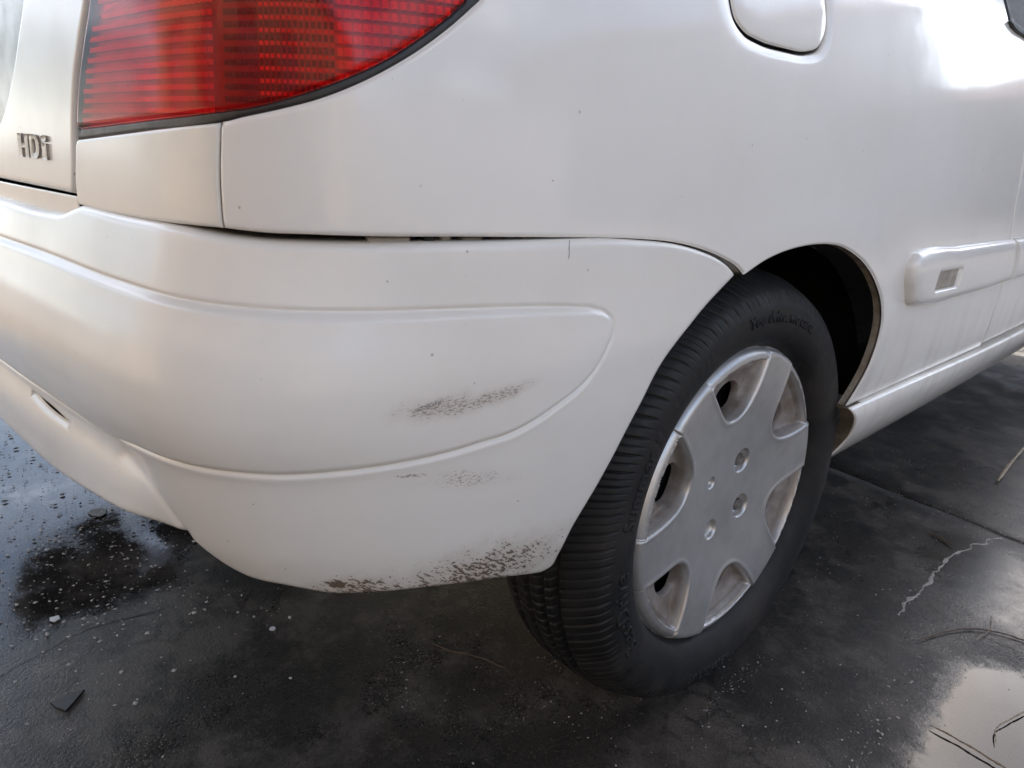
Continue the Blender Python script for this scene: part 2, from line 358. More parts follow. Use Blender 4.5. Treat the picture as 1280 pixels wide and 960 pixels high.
# ---------------------------------------------------------------- materials
class Mat:
    def __init__(s, name):
        s.m = bpy.data.materials.new(name); s.m.use_nodes = True; s.t = s.m.node_tree; s.t.nodes.clear()
        s.out = s.n('ShaderNodeOutputMaterial')
    def n(s, t, **k):
        x = s.t.nodes.new(t)
        for a, b in k.items(): setattr(x, a, b)
        return x
    def put(s, sock, v):
        if isinstance(v, bpy.types.NodeSocket): s.t.links.new(v, sock)
        elif v is not None: sock.default_value = v
    def bsdf(s, **k):
        b = s.n('ShaderNodeBsdfPrincipled')
        for a, v in k.items():
            nm = a.replace('_', ' ')
            for i in b.inputs:
                if i.name.lower() == nm.lower():
                    if isinstance(v, tuple) and len(v) == 3 and i.type == 'RGBA': v = (*v, 1)
                    s.put(i, v); break
            else: raise KeyError(a)
        return b
    def finish(s, sock, vol=None): s.t.links.new(sock, s.out.inputs['Surface']); return s.m
    def coord(s, kind='Object'):
        return s.n('ShaderNodeTexCoord').outputs[kind]
    def uv(s): return s.n('ShaderNodeUVMap', uv_map='sz').outputs[0]
    def map(s, vec, scale=(1,1,1), loc=(0,0,0), rot=(0,0,0)):
        x = s.n('ShaderNodeMapping'); s.put(x.inputs[0], vec); x.inputs['Scale'].default_value = scale; x.inputs['Location'].default_value = loc; x.inputs['Rotation'].default_value = rot
        return x.outputs[0]
    def noise(s, vec, scale, detail=3, rough=.5, out='Fac', dist=0):
        x = s.n('ShaderNodeTexNoise'); s.put(x.inputs['Vector'], vec); x.inputs['Scale'].default_value = scale; x.inputs['Detail'].default_value = detail; x.inputs['Roughness'].default_value = rough; x.inputs['Distortion'].default_value = dist
        return x.outputs[out]
    def voro(s, vec, scale, out='Distance', feature='F1', rand=1):
        x = s.n('ShaderNodeTexVoronoi', feature=feature); s.put(x.inputs['Vector'], vec); x.inputs['Scale'].default_value = scale; x.inputs['Randomness'].default_value = rand
        return x.outputs[out]
    def ramp(s, v, a, b, lo=0.0, hi=1.0, smooth=True):
        x = s.n('ShaderNodeMapRange', interpolation_type='SMOOTHSTEP' if smooth else 'LINEAR'); s.put(x.inputs[0], v)
        x.inputs[1].default_value = a; x.inputs[2].default_value = b; x.inputs[3].default_value = lo; x.inputs[4].default_value = hi
        return x.outputs[0]
    def math(s, op, a, b=None, c=None, clamp=False):
        x = s.n('ShaderNodeMath', operation=op, use_clamp=clamp)
        for i, v in enumerate((a, b, c)):
            if v is not None: s.put(x.inputs[i], v)
        return x.outputs[0]
    def mix(s, f, a, b):
        x = s.n('ShaderNodeMix', data_type='RGBA'); s.put(x.inputs[0], f)
        for i, v in ((6, a), (7, b)):
            if isinstance(v, tuple) and len(v) == 3: v = (*v, 1)
            s.put(x.inputs[i], v)
        return x.outputs[2]
    def bump(s, hgt, strength, distance, normal=None):
        x = s.n('ShaderNodeBump'); s.put(x.inputs['Height'], hgt); x.inputs['Strength'].default_value = strength; x.inputs['Distance'].default_value = distance
        if normal is not None: s.put(x.inputs['Normal'], normal)
        return x.outputs[0]
    def sep(s, vec):
        x = s.n('ShaderNodeSeparateXYZ'); s.put(x.inputs[0], vec); return x.outputs

PAINT = (.82, .787, .735)
def ellipse_mask(M, uv, c, half, ang, soft=.35, wob=None):
    """1 inside an elongated patch of the surface, fading to 0 outside"""
    v = M.map(uv, loc=(-c[0], -c[1], 0))
    v = M.map(v, rot=(0, 0, -ang)); v = M.map(v, scale=(1 / half[0], 1 / half[1], 0))
    if wob is not None:
        x = M.n('ShaderNodeVectorMath', operation='ADD'); M.put(x.inputs[0], v); M.put(x.inputs[1], wob); v = x.outputs[0]
    x = M.n('ShaderNodeVectorMath', operation='LENGTH'); M.put(x.inputs[0], v)
    return M.ramp(x.outputs['Value'], 1.0, 1.0 - soft)
def paint(name, scuffs=False, grime=0.0, dirty_low=0.0, tint=PAINT, rough=.36, coat=.9, crough=.10):
    M = Mat(name); uv = M.uv(); ob = M.coord()
    # sparse dark flecks and pinpricks of road dirt
    big = M.noise(ob, 9, 2, .5)
    vo = M.n('ShaderNodeTexVoronoi'); M.put(vo.inputs['Vector'], ob); vo.inputs['Scale'].default_value = 95
    fl = M.math('SUBTRACT', vo.outputs['Distance'], M.math('MULTIPLY', M.sep(vo.outputs['Color'])[1], .10))
    fleck = M.ramp(fl, .035, .0)
    gate = M.ramp(M.sep(vo.outputs['Color'])[0], .88, .94)
    dust = M.math('MULTIPLY', M.ramp(M.noise(ob, 240, 3, .65), .70, .74), M.ramp(big, .50, .66))
    dots = M.math('MAXIMUM', M.math('MULTIPLY', fleck, gate), M.math('MULTIPLY', dust, .22))
    film = M.ramp(M.noise(ob, 5.5, 5, .6), .38, .72)
    col = M.mix(M.math('MULTIPLY', film, .10 + grime * .25), tint, (.60, .555, .48))
    col = M.mix(M.math('MULTIPLY', dots, .55), col, (.20, .17, .14))
    rgh = M.ramp(film, 0, 1, rough - .03, rough + .10)
    if dirty_low:
        sp = M.sep(uv)
        lo = M.ramp(sp[1], .53, .40)
        streak = M.noise(M.map(uv, scale=(26, 4, 1), rot=(0, 0, .25)), 1, 4, .6)
        g = M.math('MULTIPLY', lo, M.ramp(streak, .35, .75, .25, 1.0))
        col = M.mix(M.math('MULTIPLY', g, dirty_low), col, (.50, .435, .35))
        rgh = M.math('ADD', rgh, M.math('MULTIPLY', g, .25))
    if scuffs:
        fine = M.noise(M.map(M.map(uv, rot=(0, 0, .18)), scale=(.55, 1.7, 1)), 480, 5, .75)
        wob = M.map(M.noise(uv, 55, 3, .6, out='Color'), loc=(-.5, -.5, -.5))
        wob2 = M.n('ShaderNodeVectorMath', operation='SCALE'); M.put(wob2.inputs[0], wob); wob2.inputs['Scale'].default_value = .9
        w = wob2.outputs[0]
        def patch(c, half, ang, soft, t0, t1):
            k = ellipse_mask(M, uv, c, half, ang, soft, w)
            thr = M.math('SUBTRACT', t0, M.math('MULTIPLY', k, t0 - t1))
            return M.math('MULTIPLY', M.ramp(M.math('SUBTRACT', fine, thr), .0, .035), M.ramp(k, .02, .12)), k
        a, ka = patch((.480, .5300), (.050, .0150), -.08, .8, .68, .50)
        b, kb = patch((.440, .5330), (.056, .0095), -.20, .8, .68, .51)
        c, kc = patch((.452, .464), (.070, .015), .15, .9, .70, .53)
        d, kd = patch((.498, .4755), (.028, .0038), .02, .9, .68, .47)
        mid = ellipse_mask(M, uv, (.487, .5330), (.020, .0036), -.30, .9, w)
        gouge = M.math('MULTIPLY', M.ramp(M.noise(uv, 900, 3, .7), .46, .52), mid)
        s1 = M.math('MAXIMUM', M.math('MAXIMUM', a, b), M.math('MAXIMUM', c, d))
        haze = M.math('MAXIMUM', M.math('MAXIMUM', ka, kb), M.math('MULTIPLY', kc, .35))
        col = M.mix(M.math('MULTIPLY', haze, .36), col, (.46, .355, .29))
        col = M.mix(M.math('MULTIPLY', s1, .74), col, (.20, .145, .115))
        col = M.mix(M.math('MULTIPLY', gouge, .75), col, (.03, .028, .026))
        # mud splashed along the bottom, in slanting strokes
        st = M.noise(M.map(M.map(uv, rot=(0, 0, .95)), scale=(1.0, .28, 1)), 420, 4, .62)
        blob = M.noise(uv, 210, 3, .6)
        k1 = ellipse_mask(M, uv, (.430, .362), (.130, .046), -.05, .9, w)
        k2 = ellipse_mask(M, uv, (.535, .368), (.065, .022), .08, .9, w)
        k3 = ellipse_mask(M, uv, (.557, .3745), (.016, .010), .3, .9, w)
        k = M.math('MAXIMUM', M.math('MAXIMUM', k1, k2), M.math('MULTIPLY', k3, 1.9))
        m1 = M.math('MULTIPLY', M.ramp(M.math('ADD', st, M.math('MULTIPLY', k, .20)), .69, .73), M.ramp(k, .03, .2))
        m2 = M.math('MULTIPLY', M.ramp(M.math('ADD', blob, M.math('MULTIPLY', k, .15)), .705, .74), M.ramp(k, .05, .25))
        mud = M.math('MAXIMUM', m1, m2)
        col = M.mix(M.math('MULTIPLY', k, .48), col, (.38, .29, .20))
        col = M.mix(M.math('MULTIPLY', mud, .93), col, M.mix(blob, (.05, .034, .022), (.17, .115, .075)))
        rgh = M.math('ADD', rgh, M.math('MULTIPLY', M.math('MAXIMUM', mud, s1), .45))
    peel = M.bump(M.noise(ob, 170, 2, .5), .035, .0012)
    nrm = M.bump(M.noise(ob, 14, 2, .5), .05, .006, peel)
    b = M.bsdf(Base_Color=col, Roughness=rgh, Coat_Weight=coat, Coat_Roughness=crough, Coat_IOR=1.5, Normal=nrm, Coat_Normal=nrm)
    return M.finish(b.outputs[0])
M_BODY = paint('white_paint', grime=.2)
M_SIDE = paint('white_paint_flank', grime=.15, dirty_low=.40)
M_BUMP = paint('white_paint_bumper', scuffs=True, grime=.45, tint=(.80, .765, .705), rough=.42, coat=.65, crough=.17)
M_REAR = paint('white_paint_tailgate', grime=.65, tint=(.795, .755, .685), rough=.40, coat=.65, crough=.15)
def simple(name, col, rough=.5, var=.25, scale=40, metallic=0.0, spec=.5, bump=0.0, bscale=200, dirt=None, coat=0.0):
    M = Mat(name); ob = M.coord(); n = M.noise(ob, scale, 5, .6)
    c2 = tuple(x * (1 - var) for x in col)
    c = M.mix(M.ramp(n, .3, .7), col, c2)
    if dirt: c = M.mix(M.ramp(M.noise(ob, scale * .35, 5, .65), .42, .70, 0, dirt[1]), c, dirt[0])
    b = M.bsdf(Base_Color=c, Roughness=M.ramp(n, .2, .8, rough - .06, rough + .08), Metallic=metallic, Specular_IOR_Level=spec, Coat_Weight=coat)
    if bump: M.put(b.inputs['Normal'], M.bump(M.noise(ob, bscale, 4, .6), bump, .002))
    return M.finish(b.outputs[0])
M_FLANGE = simple('muddy_paint_gap_shade', (.46, .40, .32), .7, .4, 60, dirt=((.20, .155, .11), .85), bump=.5, bscale=150)
M_MUD = simple('dried_mud', (.17, .135, .10), .85, .4, 60, bump=.5)
M_BLACK = simple('black_plastic', (.018, .018, .019), .55, .4, 60, bump=.3)
M_LINER = simple('arch_liner', (.012, .0115, .011), .9, .5, 30, spec=.12, bump=.5, bscale=90)
M_SEAL_GAP_SHADE = simple('rubber_seal_gap_shade', (.02, .018, .018), .45, .3, 80)
M_CHROME = simple('badge_metal', (.50, .48, .44), .30, .35, 90, metallic=.9, dirt=((.12, .10, .08), .6))
M_CHROME_FACE = simple('badge_face', (.62, .59, .53), .42, .2, 90, metallic=.35, dirt=((.30, .26, .2), .5))
M_BOLT = simple('bolt_steel', (.42, .40, .37), .38, .3, 120, metallic=.8, dirt=((.14, .10, .07), .6))
M_STEEL = simple('dark_steel', (.012, .0125, .014), .6, .4, 40, spec=.3)
M_BRACKET = simple('raw_plastic', (.42, .38, .33), .6, .3, 50)
M_GLASS = simple('tinted_glass', (.02, .022, .024), .04, .2, 10, spec=.6)
M_PLATE = simple('worn_plate', (.50, .49, .45), .40, .3, 22, dirt=((.20, .185, .16), .85), coat=.3)

def lens_material():
    M = Mat('red_lens'); ob = M.coord()
    t = M.n('ShaderNodeBsdfTransparent'); t.inputs[0].default_value = (.86, .052, .056, 1)
    g = M.n('ShaderNodeBsdfGlossy'); g.inputs['Roughness'].default_value = .11
    d = M.n('ShaderNodeBsdfDiffuse'); d.inputs[0].default_value = (.30, .09, .08, 1)
    film = M.ramp(M.noise(ob, 14, 5, .6), .35, .75, .02, .10)
    m1 = M.n('ShaderNodeMixShader'); M.put(m1.inputs[0], film); M.t.links.new(t.outputs[0], m1.inputs[1]); M.t.links.new(d.outputs[0], m1.inputs[2])
    f = M.n('ShaderNodeFresnel'); f.inputs[0].default_value = 1.5
    geo = M.n('ShaderNodeNewGeometry')
    fr = M.math('MULTIPLY', M.math('MULTIPLY', f.outputs[0], .6), M.math('SUBTRACT', 1.0, geo.outputs['Backfacing']))
    m2 = M.n('ShaderNodeMixShader'); M.put(m2.inputs[0], fr); M.t.links.new(m1.outputs[0], m2.inputs[1]); M.t.links.new(g.outputs[0], m2.inputs[2])
    return M.finish(m2.outputs[0])
M_LENS = lens_material()
M_REFL = simple('lamp_reflector', (.36, .15, .135), .35, .25, 30, metallic=.3)
M_REFL_DARK = simple('lamp_reflector_dark', (.34, .10, .09), .35, .3, 30, metallic=.2)
M_REFL_PALE = simple('lamp_reflector_pale', (.62, .60, .60), .3, .2, 30, metallic=.35)
M_PRISM = simple('lamp_prism', (.80, .34, .31), .2, .1, 60, metallic=.2)
M_PRISM_DEEP = simple('lamp_prism_deep', (.92, .24, .22), .2, .15, 60, metallic=.3)
M_PRISM_DARK = simple('lamp_prism_dark', (.26, .07, .065), .25, .2, 60)

def rubber(name, k=1.0):
    M = Mat(name); ob = M.coord()
    n = M.noise(ob, 26, 5, .65); f = M.noise(ob, 300, 3, .6)
    c = M.mix(M.ramp(n, .35, .70), (.0050 * k, .0050 * k, .0054 * k), (.011 * k, .0103 * k, .0098 * k))
    c = M.mix(M.ramp(M.noise(ob, 7, 4, .6), .45, .75, 0, .6), c, (.040, .034, .029))
    b = M.bsdf(Base_Color=c, Roughness=M.ramp(n, .3, .7, .52, .72), Specular_IOR_Level=.4, Normal=M.bump(f, .25, .001))
    return M.finish(b.outputs[0])
M_TYRE = rubber('tyre_rubber'); M_TYRE_TEXT = rubber('tyre_lettering', .75)
def cover_material():
    M = Mat('silver_wheel_cover'); ob = M.coord(); sp = M.sep(ob)
    n = M.noise(ob, 30, 5, .65)
    # brake dust and mud settle in the deep pockets: depth below the outer face is the cover's own relief
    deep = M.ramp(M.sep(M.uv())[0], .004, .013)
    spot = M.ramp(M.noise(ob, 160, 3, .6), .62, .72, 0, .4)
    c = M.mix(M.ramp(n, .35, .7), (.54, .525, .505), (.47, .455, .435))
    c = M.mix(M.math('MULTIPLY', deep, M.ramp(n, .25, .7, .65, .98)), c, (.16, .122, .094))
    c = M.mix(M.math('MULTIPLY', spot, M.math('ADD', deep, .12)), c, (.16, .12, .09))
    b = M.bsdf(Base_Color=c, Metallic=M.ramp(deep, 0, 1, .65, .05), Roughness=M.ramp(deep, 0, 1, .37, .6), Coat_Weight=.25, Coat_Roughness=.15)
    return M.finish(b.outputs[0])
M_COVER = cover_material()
def ground_material(name='wet_dark_paving', depth=None):
    """damp dark paving; with depth = (full, roughness) it is the same paving running in under standing water"""
    M = Mat(name); ob = M.coord()
    big = M.noise(ob, 1.6, 5, .62); mid = M.noise(ob, 9, 6, .66); fine = M.noise(ob, 210, 4, .65); agg = M.voro(ob, 300)
    grain = M.noise(ob, 700, 2, .6)
    c = M.mix(M.ramp(mid, .34, .66), (.012, .0115, .0113), (.034, .031, .028))
    c = M.mix(M.ramp(big, .46, .70, 0, .8), c, (.056, .046, .036))
    c = M.mix(M.ramp(M.noise(ob, 5.0, 9, .74), .46, .60, 0, .8), c, (.105, .090, .076))
    vein = M.n('ShaderNodeTexVoronoi', feature='DISTANCE_TO_EDGE'); M.put(vein.inputs['Vector'], ob); vein.inputs['Scale'].default_value = 17
    c = M.mix(M.math('MULTIPLY', M.ramp(vein.outputs['Distance'], .10, .02), M.ramp(mid, .42, .60, 0, .55)), c, (.010, .0095, .009))
    c = M.mix(M.ramp(M.noise(ob, 34, 5, .7), .56, .70, 0, .5), c, (.052, .047, .042))
    c = M.mix(M.ramp(grain, .40, .75, 0, .55), c, (.004, .004, .004))
    c = M.mix(M.ramp(M.noise(ob, 420, 3, .7), .55, .70, 0, .55), c, (.085, .075, .066))
    c = M.mix(M.ramp(fine, .66, .72, 0, .55), c, (.17, .155, .14))
    # the wet patch the car stands on; unseen ground farther off is paled to bounce warm light
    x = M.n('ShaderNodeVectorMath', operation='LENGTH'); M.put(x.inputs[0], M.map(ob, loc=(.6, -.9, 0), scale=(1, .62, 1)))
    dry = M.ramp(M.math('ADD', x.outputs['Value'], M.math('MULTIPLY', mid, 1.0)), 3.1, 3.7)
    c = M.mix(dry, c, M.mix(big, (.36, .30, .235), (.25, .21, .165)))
    r = M.math('ADD', M.ramp(big, .36, .62, .50, .33), M.ramp(fine, .3, .7, -.08, .08))
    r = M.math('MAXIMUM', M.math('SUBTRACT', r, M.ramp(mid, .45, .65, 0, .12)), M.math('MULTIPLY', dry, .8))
    pores = M.ramp(agg, .0, .28); hgt = M.math('ADD', M.math('MULTIPLY', pores, .5), fine)
    st = .50
    if depth:
        d = M.sep(M.uv())[0]
        w = M.ramp(M.math('ADD', d, M.math('MULTIPLY', M.math('SUBTRACT', M.noise(ob, depth[2], 6, .7), .5), depth[3])), .004, depth[0])
        lip = M.ramp(d, 0, .006); w = M.math('MULTIPLY', w, lip)
        c = M.mix(M.math('MULTIPLY', w, .35), c, (.018, .017, .016))
        r = M.mix(w, r, (depth[1],) * 3)
    n1 = M.n('ShaderNodeBump'); M.put(n1.inputs['Height'], hgt); n1.inputs['Distance'].default_value = .0016
    M.put(n1.inputs['Strength'], M.math('MULTIPLY', M.math('SUBTRACT', 1.0, w), st) if depth else st)
    n2 = M.bump(mid, .10, .004, n1.outputs[0])
    b = M.bsdf(Base_Color=c, Roughness=r, Specular_IOR_Level=M.ramp(dry, 0, 1, .36, .25), Normal=n2 if not depth else n1.outputs[0])
    return M.finish(b.outputs[0])
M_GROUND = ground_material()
M_WATER = ground_material('standing_water', (.055, .06, 30, .085)); M_BROAD = ground_material('broad_standing_water', (.10, .03, 12, .13)); M_FILM = ground_material('water_film', (.12, .15, 16, .13))
M_GRIT_PALE = simple('pale_grit', (.48, .45, .42), .6, .4, 300)
M_GRIT_DARK = simple('dark_litter', (.035, .028, .022), .6, .5, 200)
M_TWIG = simple('twig_bark', (.13, .085, .055), .7, .5, 200)
M_STRAW = simple('dry_straw', (.36, .29, .21), .65, .4, 200)
M_MINERAL = simple('mineral_crust', (.46, .42, .38), .7, .45, 250, bump=.6, bscale=400)
M_CHIP = simple('white_chip', (.66, .66, .66), .35, .2, 80)
M_SHARD = simple('dark_shard', (.012, .014, .018), .5, .3, 80)

# ---------------------------------------------------------------- ground
xs = np.unique(np.concatenate([np.linspace(-150, -3, 30), np.linspace(-3, 3, 400), np.linspace(3, 150, 30)]))
jw = np.interp(xs, [-4, -3, 3, 4], [0, 1, 1, 0]) * (.003 * np.sin(xs * 9.1) + .0015 * np.sin(xs * 31) + .0010 * np.sin(xs * 83))
jy = .855 - .14 * np.clip(xs, -6, 6) + jw
hw = .0013 + .0007 * np.sin(xs * 17) * np.sin(xs * 41)
rows = [(np.full_like(xs, -150), 0), (jy - .04, 0), (jy - hw - .0025, 0), (jy - hw, -.0015), (jy - hw * .4, -.004), (jy + hw * .4, -.004), (jy + hw, -.0015), (jy + hw + .0025, 0), (jy + .04, 0), (np.full_like(xs, 150), 0)]
V = []; F = []; n = len(xs)
for y, z in rows: V += [(a, b, z) for a, b in zip(xs, y)]
for k in range(len(rows) - 1):
    for i in range(n - 1): F.append((k*n+i, k*n+i+1, (k+1)*n+i+1, (k+1)*n+i))
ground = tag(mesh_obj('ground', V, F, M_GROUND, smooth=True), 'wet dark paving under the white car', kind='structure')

def ragged(pts, h, amp, seed):
    L = spline(pts, h, closed=True); r = np.random.default_rng(seed)
    t = np.roll(L, -1, 0) - np.roll(L, 1, 0); nn = np.stack([t[:, 1], -t[:, 0]], 1); nn /= np.hypot(*nn.T)[:, None]
    w = np.zeros(len(L)); m_ = len(L)
    for o in range(6):
        k = max(4, int(m_ / (40 / 2 ** o))); a = r.normal(size=k)
        if o == 0: continue
        w += np.interp(np.linspace(0, k, m_, endpoint=False), np.arange(k + 1), np.append(a, a[0])) * amp / 1.7 ** o
    return L + nn * w[:, None]
def puddle(pts, amp, seed, label, mat):
    L = ragged(pts, .005, amp, seed)
    V, T, _ = triangulate(L, h=.03, rings=(.012, .03, .05, .08))
    a, b, c = V[T[:, 0]], V[T[:, 1]], V[T[:, 2]]
    fl = np.cross(b - a, c - a) < 0; T = np.where(fl[:, None], T[:, [0, 2, 1]], T)
    d = dist(V, L, cut=.35)
    return tag(mesh_obj('puddle', np.column_stack([V, np.full(len(V), .0003)]), T, mat, smooth=False, uv=np.column_stack([d, 0 * d])), label, kind='structure')
puddle([(-.64, -1.0), (-.60, -.80), (-.66, -.62), (-.66, -.46), (-.78, -.36), (-1.0, -.28), (-1.3, -.20), (-1.8, -.10), (-2.6, -.05), (-3.6, -.5), (-3.4, -1.1), (-2.2, -1.3), (-1.0, -1.25)], .006, 3, 'large sky-reflecting puddle behind the bumper on the left', M_BROAD)
puddle([(.196, -.12), (.199, .04), (.192, .16), (.182, .29), (.200, .36), (.262, .40), (.36, .44), (.62, .44), (.80, .25), (.75, -.05), (.50, -.22), (.28, -.25)], .0022, 5, 'smooth bluish puddle in the lower right corner', M_WATER)
puddle([(.00, .66), (.06, .52), (.15, .45), (.30, .43), (.55, .47), (.85, .56), (.80, .68), (.45, .775), (.22, .812), (.05, .825)], .003, 8, 'thin film of water at the right edge beyond the pale crack', M_FILM)
# ---------------------------------------------------------------- the car
CX = -.86                                    # middle of the car
car = empty('car', (0, 0, 0))
tag(car, 'white hatchback with scuffed rear bumper, red tail light and silver wheel cover', 'car')
BODY = (BODY_PLAN, body_off); BUMP = (BUMP_PLAN, bump_off)
SCB = float(np.interp(-CX, -BODY_PLAN.x[::1], BODY_PLAN.s)) if False else float(BODY_PLAN.s[np.argmin(np.abs(BODY_PLAN.x - CX) + (BODY_PLAN.y > 0) * 9)])
SCU = float(BUMP_PLAN.s[np.argmin(np.abs(BUMP_PLAN.x - CX) + (BUMP_PLAN.y > 0) * 9)])
def mirrored(o):
    md = o.modifiers.new('mirror', 'MIRROR'); md.use_axis = (True, False, False); md.mirror_object = mid; md.merge_threshold = .002
    return o
mid = empty('centre_line', (CX, 0, .4), car)

# rear quarter panel with the wheel arch
ARCHP = np.array(spline(ARCH, .004))
arch_full = np.vstack([spline(U_ARCH[::-1], .004), ARCHP])
def flare(V):
    d = dist(V, arch_full, closed=False)
    up_ = sstep(.36, .46, V[:, 1])
    return .0050 * np.exp(-(d / .042) ** 2) * up_
LAMP_TOP = [LAMP_LOW[-1], (.430, .832), (.426, .868), (.442, .905), (.50, .926), (.60, .936), (.777, .940)]
LAMP_L = LAMP_LEFT + [(.795, .84), (.784, .90), (.777, .940)]
DOOR_UP = DOOR_EDGE[:2] + [(-.862, .515)] + DOOR_EDGE[3:] + [(-.798, .80), (-.797, .87), (-.800, .918)]
q_out = loop(Q_BOTTOM, ARCH, [ARCH[-1], (-.42, .3795), (-.868, .372)], [(-.868, .372)] + DOOR_UP[1:],
             [DOOR_UP[-1], (-.749, .9235), (-.6637, .9295)], [(-.6637, .9295), (-.655, .95), (-.61, 1.04), (-.53, 1.17), (-.425, 1.30), (-.40, 1.335)],
             [(-.40, 1.335), (.80, 1.335)], [(.80, 1.335), (.795, 1.15), (.787, 1.0), (.777, .946)],
             LAMP_TOP[::-1], LAMP_LOW[::-1][:9] + [(.6265, .7199)], [(.6265, .7199), (.6290, .69), Q_BOTTOM[0]])
FUEL_ALL = FUEL + [(-.008, .90), (.000, .935), (.018, .955), (.075, .963), (.135, .958), (.162, .940), (.172, .90), (.1735, .865)]
fuel_hole = spline(FUEL_ALL, .003, closed=True)
def fuel_dip(V): return -.0022 * np.exp(-(np.maximum(0, -sdist(V, fuel_hole)) / .006) ** 2)
def quarter_disp(V): return flare(V) + fuel_dip(V)
ex = offset_pts(fuel_hole, (.003, -.003, .006, -.006, .009, -.009))
quarter = panel('quarter_panel', car, M_SIDE, BODY, q_out, [fuel_hole], h=.0085, r=.0025, flange=.011, disp=quarter_disp, extra=ex, flange_mat=M_FLANGE, flange_where=lambda L: (dist(L, ARCHP, closed=False, cut=.01) < .004) | (dist(L, fuel_hole, cut=.01) < .001))  # arch edge is muddy; fuel hole edge shares that colour to darken the gap
c = fuel_hole.mean(0)
fuel_in = offset_pts(fuel_hole, (.0032,)); fuel_in = fuel_in if np.abs(fuel_in - c).max() < np.abs(fuel_hole - c).max() else offset_pts(fuel_hole, (-.0032,))
flap = panel('fuel_flap', car, M_BODY, BODY, fuel_in, h=.008, r=.0018, flange=.010, d=-.0005, flange_mat=M_SEAL_GAP_SHADE, disp=lambda V: -.002 * np.exp(-((sdist(V, fuel_hole)) / .006) ** 2))  # flap edges coloured dark so the gap reads as shaded
panel('filler_pocket', flap, M_SEAL_GAP_SHADE, BODY, spline([tuple(c + (np.array(p) - c) * 1.06) for p in FUEL_ALL], .006, closed=True), h=.02, r=.001, flange=0, d=-.014)

# small panel under the tail light, beside the tailgate
cp = loop(CORNER_BOTTOM, CORNER_LEFT[:2] + [(.850, .695), (.8476, .7040)], [(.8476, .7040), (.7338, .7117), (.6282, .7193)], [(.6282, .7193), (.6308, .69), (.6312, .6522)])
panel('lamp_surround_panel', car, M_REAR, BODY, cp, h=.008, r=.002, flange=.014, flange_mat=M_FLANGE)

# tailgate with a recess for the number plate
H_LOW = [HATCH_LOW[0], (.95, .6600), (1.075, .661), (SCB, .662)]
H_EDGE = HATCH_EDGE + [(.798, .84), (.787, .90), (.780, .945), (.790, 1.0), (.797, 1.02)]
h_out = loop(H_LOW, [(SCB, .662), (SCB, 1.02)], [(SCB, 1.02), (.797, 1.02)], H_EDGE[::-1])
rec = loop([(SCB + .05, .690), (1.15, .692), (1.085, .700)] + RECESS[::-1] + [(.944, .85), (.948, .90), (.98, .925), (1.05, .935), (SCB + .05, .935)])
tailgate = panel('tailgate', car, M_REAR, BODY, h_out, h=.009, r=.004, flange=.016, open_s=SCB,
                 disp=lambda V: -.020 * sstep(0, .022, sdist(V, rec)), extra=offset_pts(rec, (.001, -.001, .005, -.005, .011, -.011, .017, -.017, .022, -.022)))
mirrored(tailgate)
pl = loop([(SCB, .70), (1.10, .704), (1.062, .716)], [(1.062, .716), (1.020, .750), (.985, .790), (.966, .82), (.962, .86)], [(.962, .86), (.99, .905), (1.06, .915), (SCB, .915)])
mirrored(panel('number_plate', tailgate, M_PLATE, BODY, pl, h=.015, r=.002, flange=.004, d=-.0155, open_s=SCB))
def letter(outer, holes=()):
    s0, s1, z0, z1 = .9905, .909, .6855, .7065
    f = lambda L: np.array([(s0 + (s1 - s0) * x, z0 + (z1 - z0) * y + .0008 * (1 - x)) for x, y in L])
    dens = lambda L: np.vstack([spline([a, b], .0025)[:-1] for a, b in zip(L, np.roll(L, -1, 0))])
    return panel('badge_letter', tailgate, M_CHROME_FACE, BODY, dens(f(outer)), [dens(f(q)) for q in holes], h=.003, r=.0004, flange=.0036, d=.0026, flange_mat=M_CHROME, rings=())
arc = lambda cx, cy, rx, ry, a0, a1, k: [(cx + rx * math.cos(R_(a0 + (a1 - a0) * i / k)), cy + ry * math.sin(R_(a0 + (a1 - a0) * i / k))) for i in range(k + 1)]
letter([(0, 0), (.125, 0), (.125, .40), (.235, .40), (.235, 0), (.36, 0), (.36, 1), (.235, 1), (.235, .62), (.125, .62), (.125, 1), (0, 1)])
letter([(.40, 0), (.55, 0)] + arc(.56, .5, .165, .5, -90, 90, 10)[1:] + [(.55, 1), (.40, 1)], [[(.52, .22)] + [(.555, .22)] + arc(.555, .5, .06, .28, -80, 80, 8) + [(.555, .78), (.52, .78)]])
letter([(.80, 0), (.955, 0), (.955, .66), (.80, .66)])
letter(arc(.878, .86, .085, .135, 0, 345, 14))
# sheet metal behind the panels (keeps the gaps dark)
panel('inner_shell', car, M_LINER, BODY, loop([(.16, .66), (.16, .80), (.30, 1.0), (.75, 1.0), (SCB, 1.0)], [(SCB, 1.0), (SCB, .46)], [(SCB, .46), (.42, .46)], [(.42, .46), (.36, .55)], [(.36, .55), (.16, .66)]), h=.03, r=.001, flange=0, d=-.042)
sill_shelf = panel('rear_ledge', car, M_REAR, BODY, loop([(.866, .622), (.866, .6572)], [(.866, .6572), (SCB, .6585)], [(SCB, .6585), (SCB, .622)], [(SCB, .622), (.866, .622)]), h=.012, r=.001, flange=0, d=-.003, open_s=SCB)
mirrored(sill_shelf)

